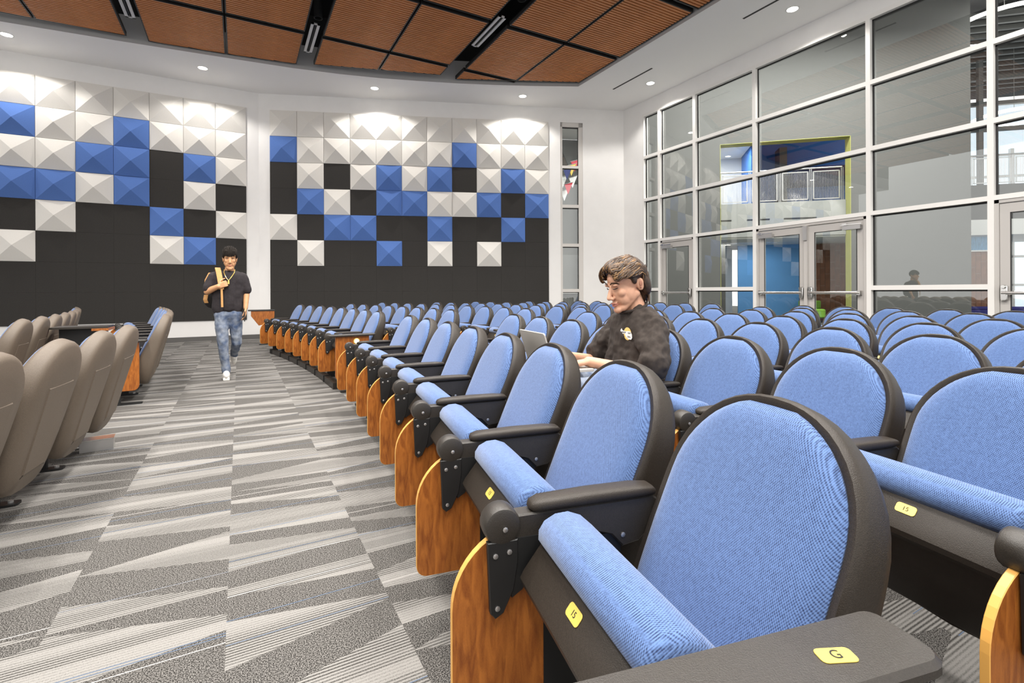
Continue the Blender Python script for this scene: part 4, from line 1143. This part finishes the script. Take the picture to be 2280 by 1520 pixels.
for k in range(14):
    b = MB(); b.box(3.5, 16, 1.5 + k * .5, 1.6 + k * .5, 9.35, 9.5); b.build('ceiling_slat', 'grey_beam', lc)
def railing(name, label, x0, x1, y, z0, n):
    t = tag(empty(name, LP, LA_), label, 'railing'); Wd = (x1 - x0) / n
    b = MB(); b.tube([(x0, y, z0 + 1.02), (x1, y, z0 + 1.02)], .025, 8); b.build('handrail', 'satin_steel', t, True)
    for k in range(n + 1):
        b = MB(); x = x0 + k * Wd; b.box(x - .03, x - .015, y - .02, y + .02, z0, z0 + 1.0); b.box(x + .015, x + .03, y - .02, y + .02, z0, z0 + 1.0); b.build('post', 'satin_steel', t)
    for k in range(n):
        a, c = x0 + k * Wd + .06, x0 + (k + 1) * Wd - .06
        fr_ = MB(); fr_.box(a, c, y - .015, y + .015, z0 + .90, z0 + .93); fr_.box(a, c, y - .015, y + .015, z0 + .06, z0 + .09); fr_.box(a, a + .03, y - .015, y + .015, z0 + .06, z0 + .93); fr_.box(c - .03, c, y - .015, y + .015, z0 + .06, z0 + .93)
        fo = fr_.build('mesh_frame', 'satin_steel', t)
        w_ = MB(); q = int((c - a) / .045)
        for i in range(q): x = a + .03 + (c - a - .06) * (i + .5) / q; w_.box(x - .004, x + .004, y - .004, y + .004, z0 + .09, z0 + .90)
        tag(w_.build('wire_infill', 'satin_steel', fo), kind='stuff')
railing('balcony_railing', 'steel mesh balcony railing inside the green lined opening', -1.75, 1.70, .45, 3.80, 4)
railing('balcony_railing', 'steel mesh balcony railing right of the diagonal grey wall', 5.6, 10.4, 3.7, 4.62, 4)
# curved ring lights, lobby fittings
for x, y, z, r_, lab in ((6.2, 1.2, 8.9, 1.3, 'upper glowing curved ring light in the lobby'), (8.9, 5.2, 7.3, 1.1, 'lower glowing curved ring light in the lobby')):
    t = tag(empty('ring_light', LP, LA_), lab, 'ring light', 'lobby ring lights')
    b = MB(); P = [(x + r_ * math.cos(a), y + r_ * math.sin(a), z) for a in (2 * PI * i / 40 for i in range(41))]; b.tube(P, .06, 8, cap=False); b.build('glowing_ring', 'lamp_ring', t, True)
    b = MB()
    for a in (0, 2.1, 4.2): b.tube([(x + r_ * math.cos(a), y + r_ * math.sin(a), z), (x + r_ * math.cos(a), y + r_ * math.sin(a), 9.6)], .008, 5)
    b.build('suspension_wire', 'satin_steel', t)
t = tag(empty('lobby_sofa', LP, LA_), 'navy blue sofa against the lobby brick wall', 'sofa')
b = MB(); b.prism(rrect(6.0, 9.2, 3.2, 3.95, .06), 0, .38, 'z', bev=.03); b.build('seat_base', 'sofa_blue', t); b = MB(); b.prism(rrect(6.0, 9.2, 3.75, 3.95, .04), .38, .48, 'z', bev=.02); b.build('backrest', 'sofa_blue', t)
t = tag(empty('lobby_chair', LP, LA_), 'lime green lounge chair seen through the right double door', 'chair')
b = MB(); b.prism(rrect(1.0, 1.65, 1.6, 2.2, .08), .15, .45, 'z', bev=.04); b.build('seat_cushion', 'sofa_green', t); b = MB(); b.prism(rrect(1.0, 1.65, 2.05, 2.25, .05), .45, .72, 'z', bev=.03); b.build('backrest', 'sofa_green', t)
b = MB()
for qx in (1.06, 1.59):
    for qy in (1.66, 2.15): b.tube([(qx, qy, 0), (qx, qy, .16)], .015, 6)
b.build('legs', 'steel_black', t)
for k, (x, y, z, lab) in enumerate(((-1.2, 2.2, 6.18, 'round downlight in the white upper room'), (-1.2, 2.6, 2.69, 'round downlight in the lower white room'), (7.0, 5.0, 2.91, 'round downlight in the far lobby soffit'))):
    t = tag(empty('lobby_downlight', LP, LA_), lab, 'downlight', 'lobby downlights')
    b = MB(); b.lathe([(.11, -.012), (.11, .0)], (x, y, z), 'z', 20); b.build('lens', 'lamp_lens', t); b = MB(); b.lathe([(.111, -.014), (.13, -.014), (.13, 0), (.111, 0)], (x, y, z), 'z', 20); b.build('trim_ring', 'white_metal', t)
def lob_fill(x, y, z, p, sx, sy, where):  # added area lamps in plain housings, brightening the lobby
    t = tag(empty('added_lobby_fill', LP, LA_), 'added lobby fill light panel ' + where, 'ceiling light', 'added lobby fill lights')
    b = MB(); b.box(x - sx / 2, x + sx / 2, y - sy / 2, y + sy / 2, z + .01, z + .05); b.build('housing', 'white_metal', t)
    light('lamp', 'AREA', (x, y, z), p, t, color=(1, .98, .95), shape='RECTANGLE', size=sx, size_y=sy)
lob_fill(0, -3.2, 8.6, LOBBY_W * 11, 6, 1.2, 'high before the grey wall'); lob_fill(7, -1.5, 9.2, LOBBY_W * 2, 4, 1.2, 'high beside the ring lights'); lob_fill(-1.4, 2.4, 6.14, LOBBY_W * .8, 1.4, 1, 'over the upper room'); lob_fill(-1, 1.8, 2.68, LOBBY_W * .28, 2.5, .6, 'under the balcony'); lob_fill(7.2, 5.2, 2.9, LOBBY_W * .3, 2.5, .6, 'under the far soffit')
# side lobby seen through the slit window
sl = tag(empty('wall_side_lobby', (XK, YB, 0), ANG), 'grey walls of the side lobby behind the slit window', None, None, 'structure')
b = MB(); b.box(6.3, 9.6, 4.0, 4.1, 0, 2.3); b.build('dark_wall', 'grey_beam', sl)
b = MB(); b.box(6.3, 9.6, 4.02, 4.12, 2.3, 6.2); b.build('grey_wall', 'lobby_grey', sl)
b = MB(); b.box(6.3, 9.6, .5, 4.0, 6.2, 6.3); b.build('side_ceiling', 'lobby_white', sl)
b = MB(); b.box(6.3, 9.6, 3.9, 4.0, 1.0, 1.08); b.build('ledge', 'white_metal', sl)
for k, (x, z, c, lab) in enumerate(((8.20, 4.80, 'pennant_navy', 'navy triangular pennant seen through the slit window'), (8.36, 4.95, 'pennant_gold', 'gold triangular pennant seen through the slit window'), (8.48, 5.1, 'pennant_red', 'upper red triangular pennant seen through the slit window'), (8.28, 4.38, 'pennant_red', 'lower red triangular pennant seen through the slit window'), (8.12, 4.60, 'lobby_white', 'left white triangular pennant seen through the slit window'), (8.46, 4.62, 'lobby_white', 'right white triangular pennant seen through the slit window'), (8.20, 4.2, 'lobby_white', 'lowest white triangular pennant seen through the slit window'))):
    t = tag(empty('pennant', (XK, YB, 0), ANG), lab, 'pennant', 'pennants behind the slit window')
    b = MB(); b.prism([(x - .14, z + .12), (x + .14, z + .2), (x - .02, z - .2)], 3.0 + .06 * k, 3.01 + .06 * k, 'y'); b.build('cloth', c, t)
    b = MB(); b.tube([(x - .16, 3.0 + .06 * k, z + .115), (x + .16, 3.0 + .06 * k, z + .207)], .012, 6); b.build('rod', 'satin_steel', t)
light('lamp', 'AREA', (8.0, 2.0, 6.1), LOBBY_W * .4, sl, color=(1, .98, .95), shape='RECTANGLE', size=2, size_y=.6)
# seat the chest print on the shirt front
def drop_print(o, y, z):
    sm = shirt.data; best = None
    for v in sm.vertices:
        if abs(v.co.y - y) < .012 and abs(v.co.z - z) < .012 and (best is None or v.co.x < best): best = v.co.x
    o.location = ((best if best is not None else .18) - .006, y, z)
drop_print(CHEST_LOGO, -.085, .845)
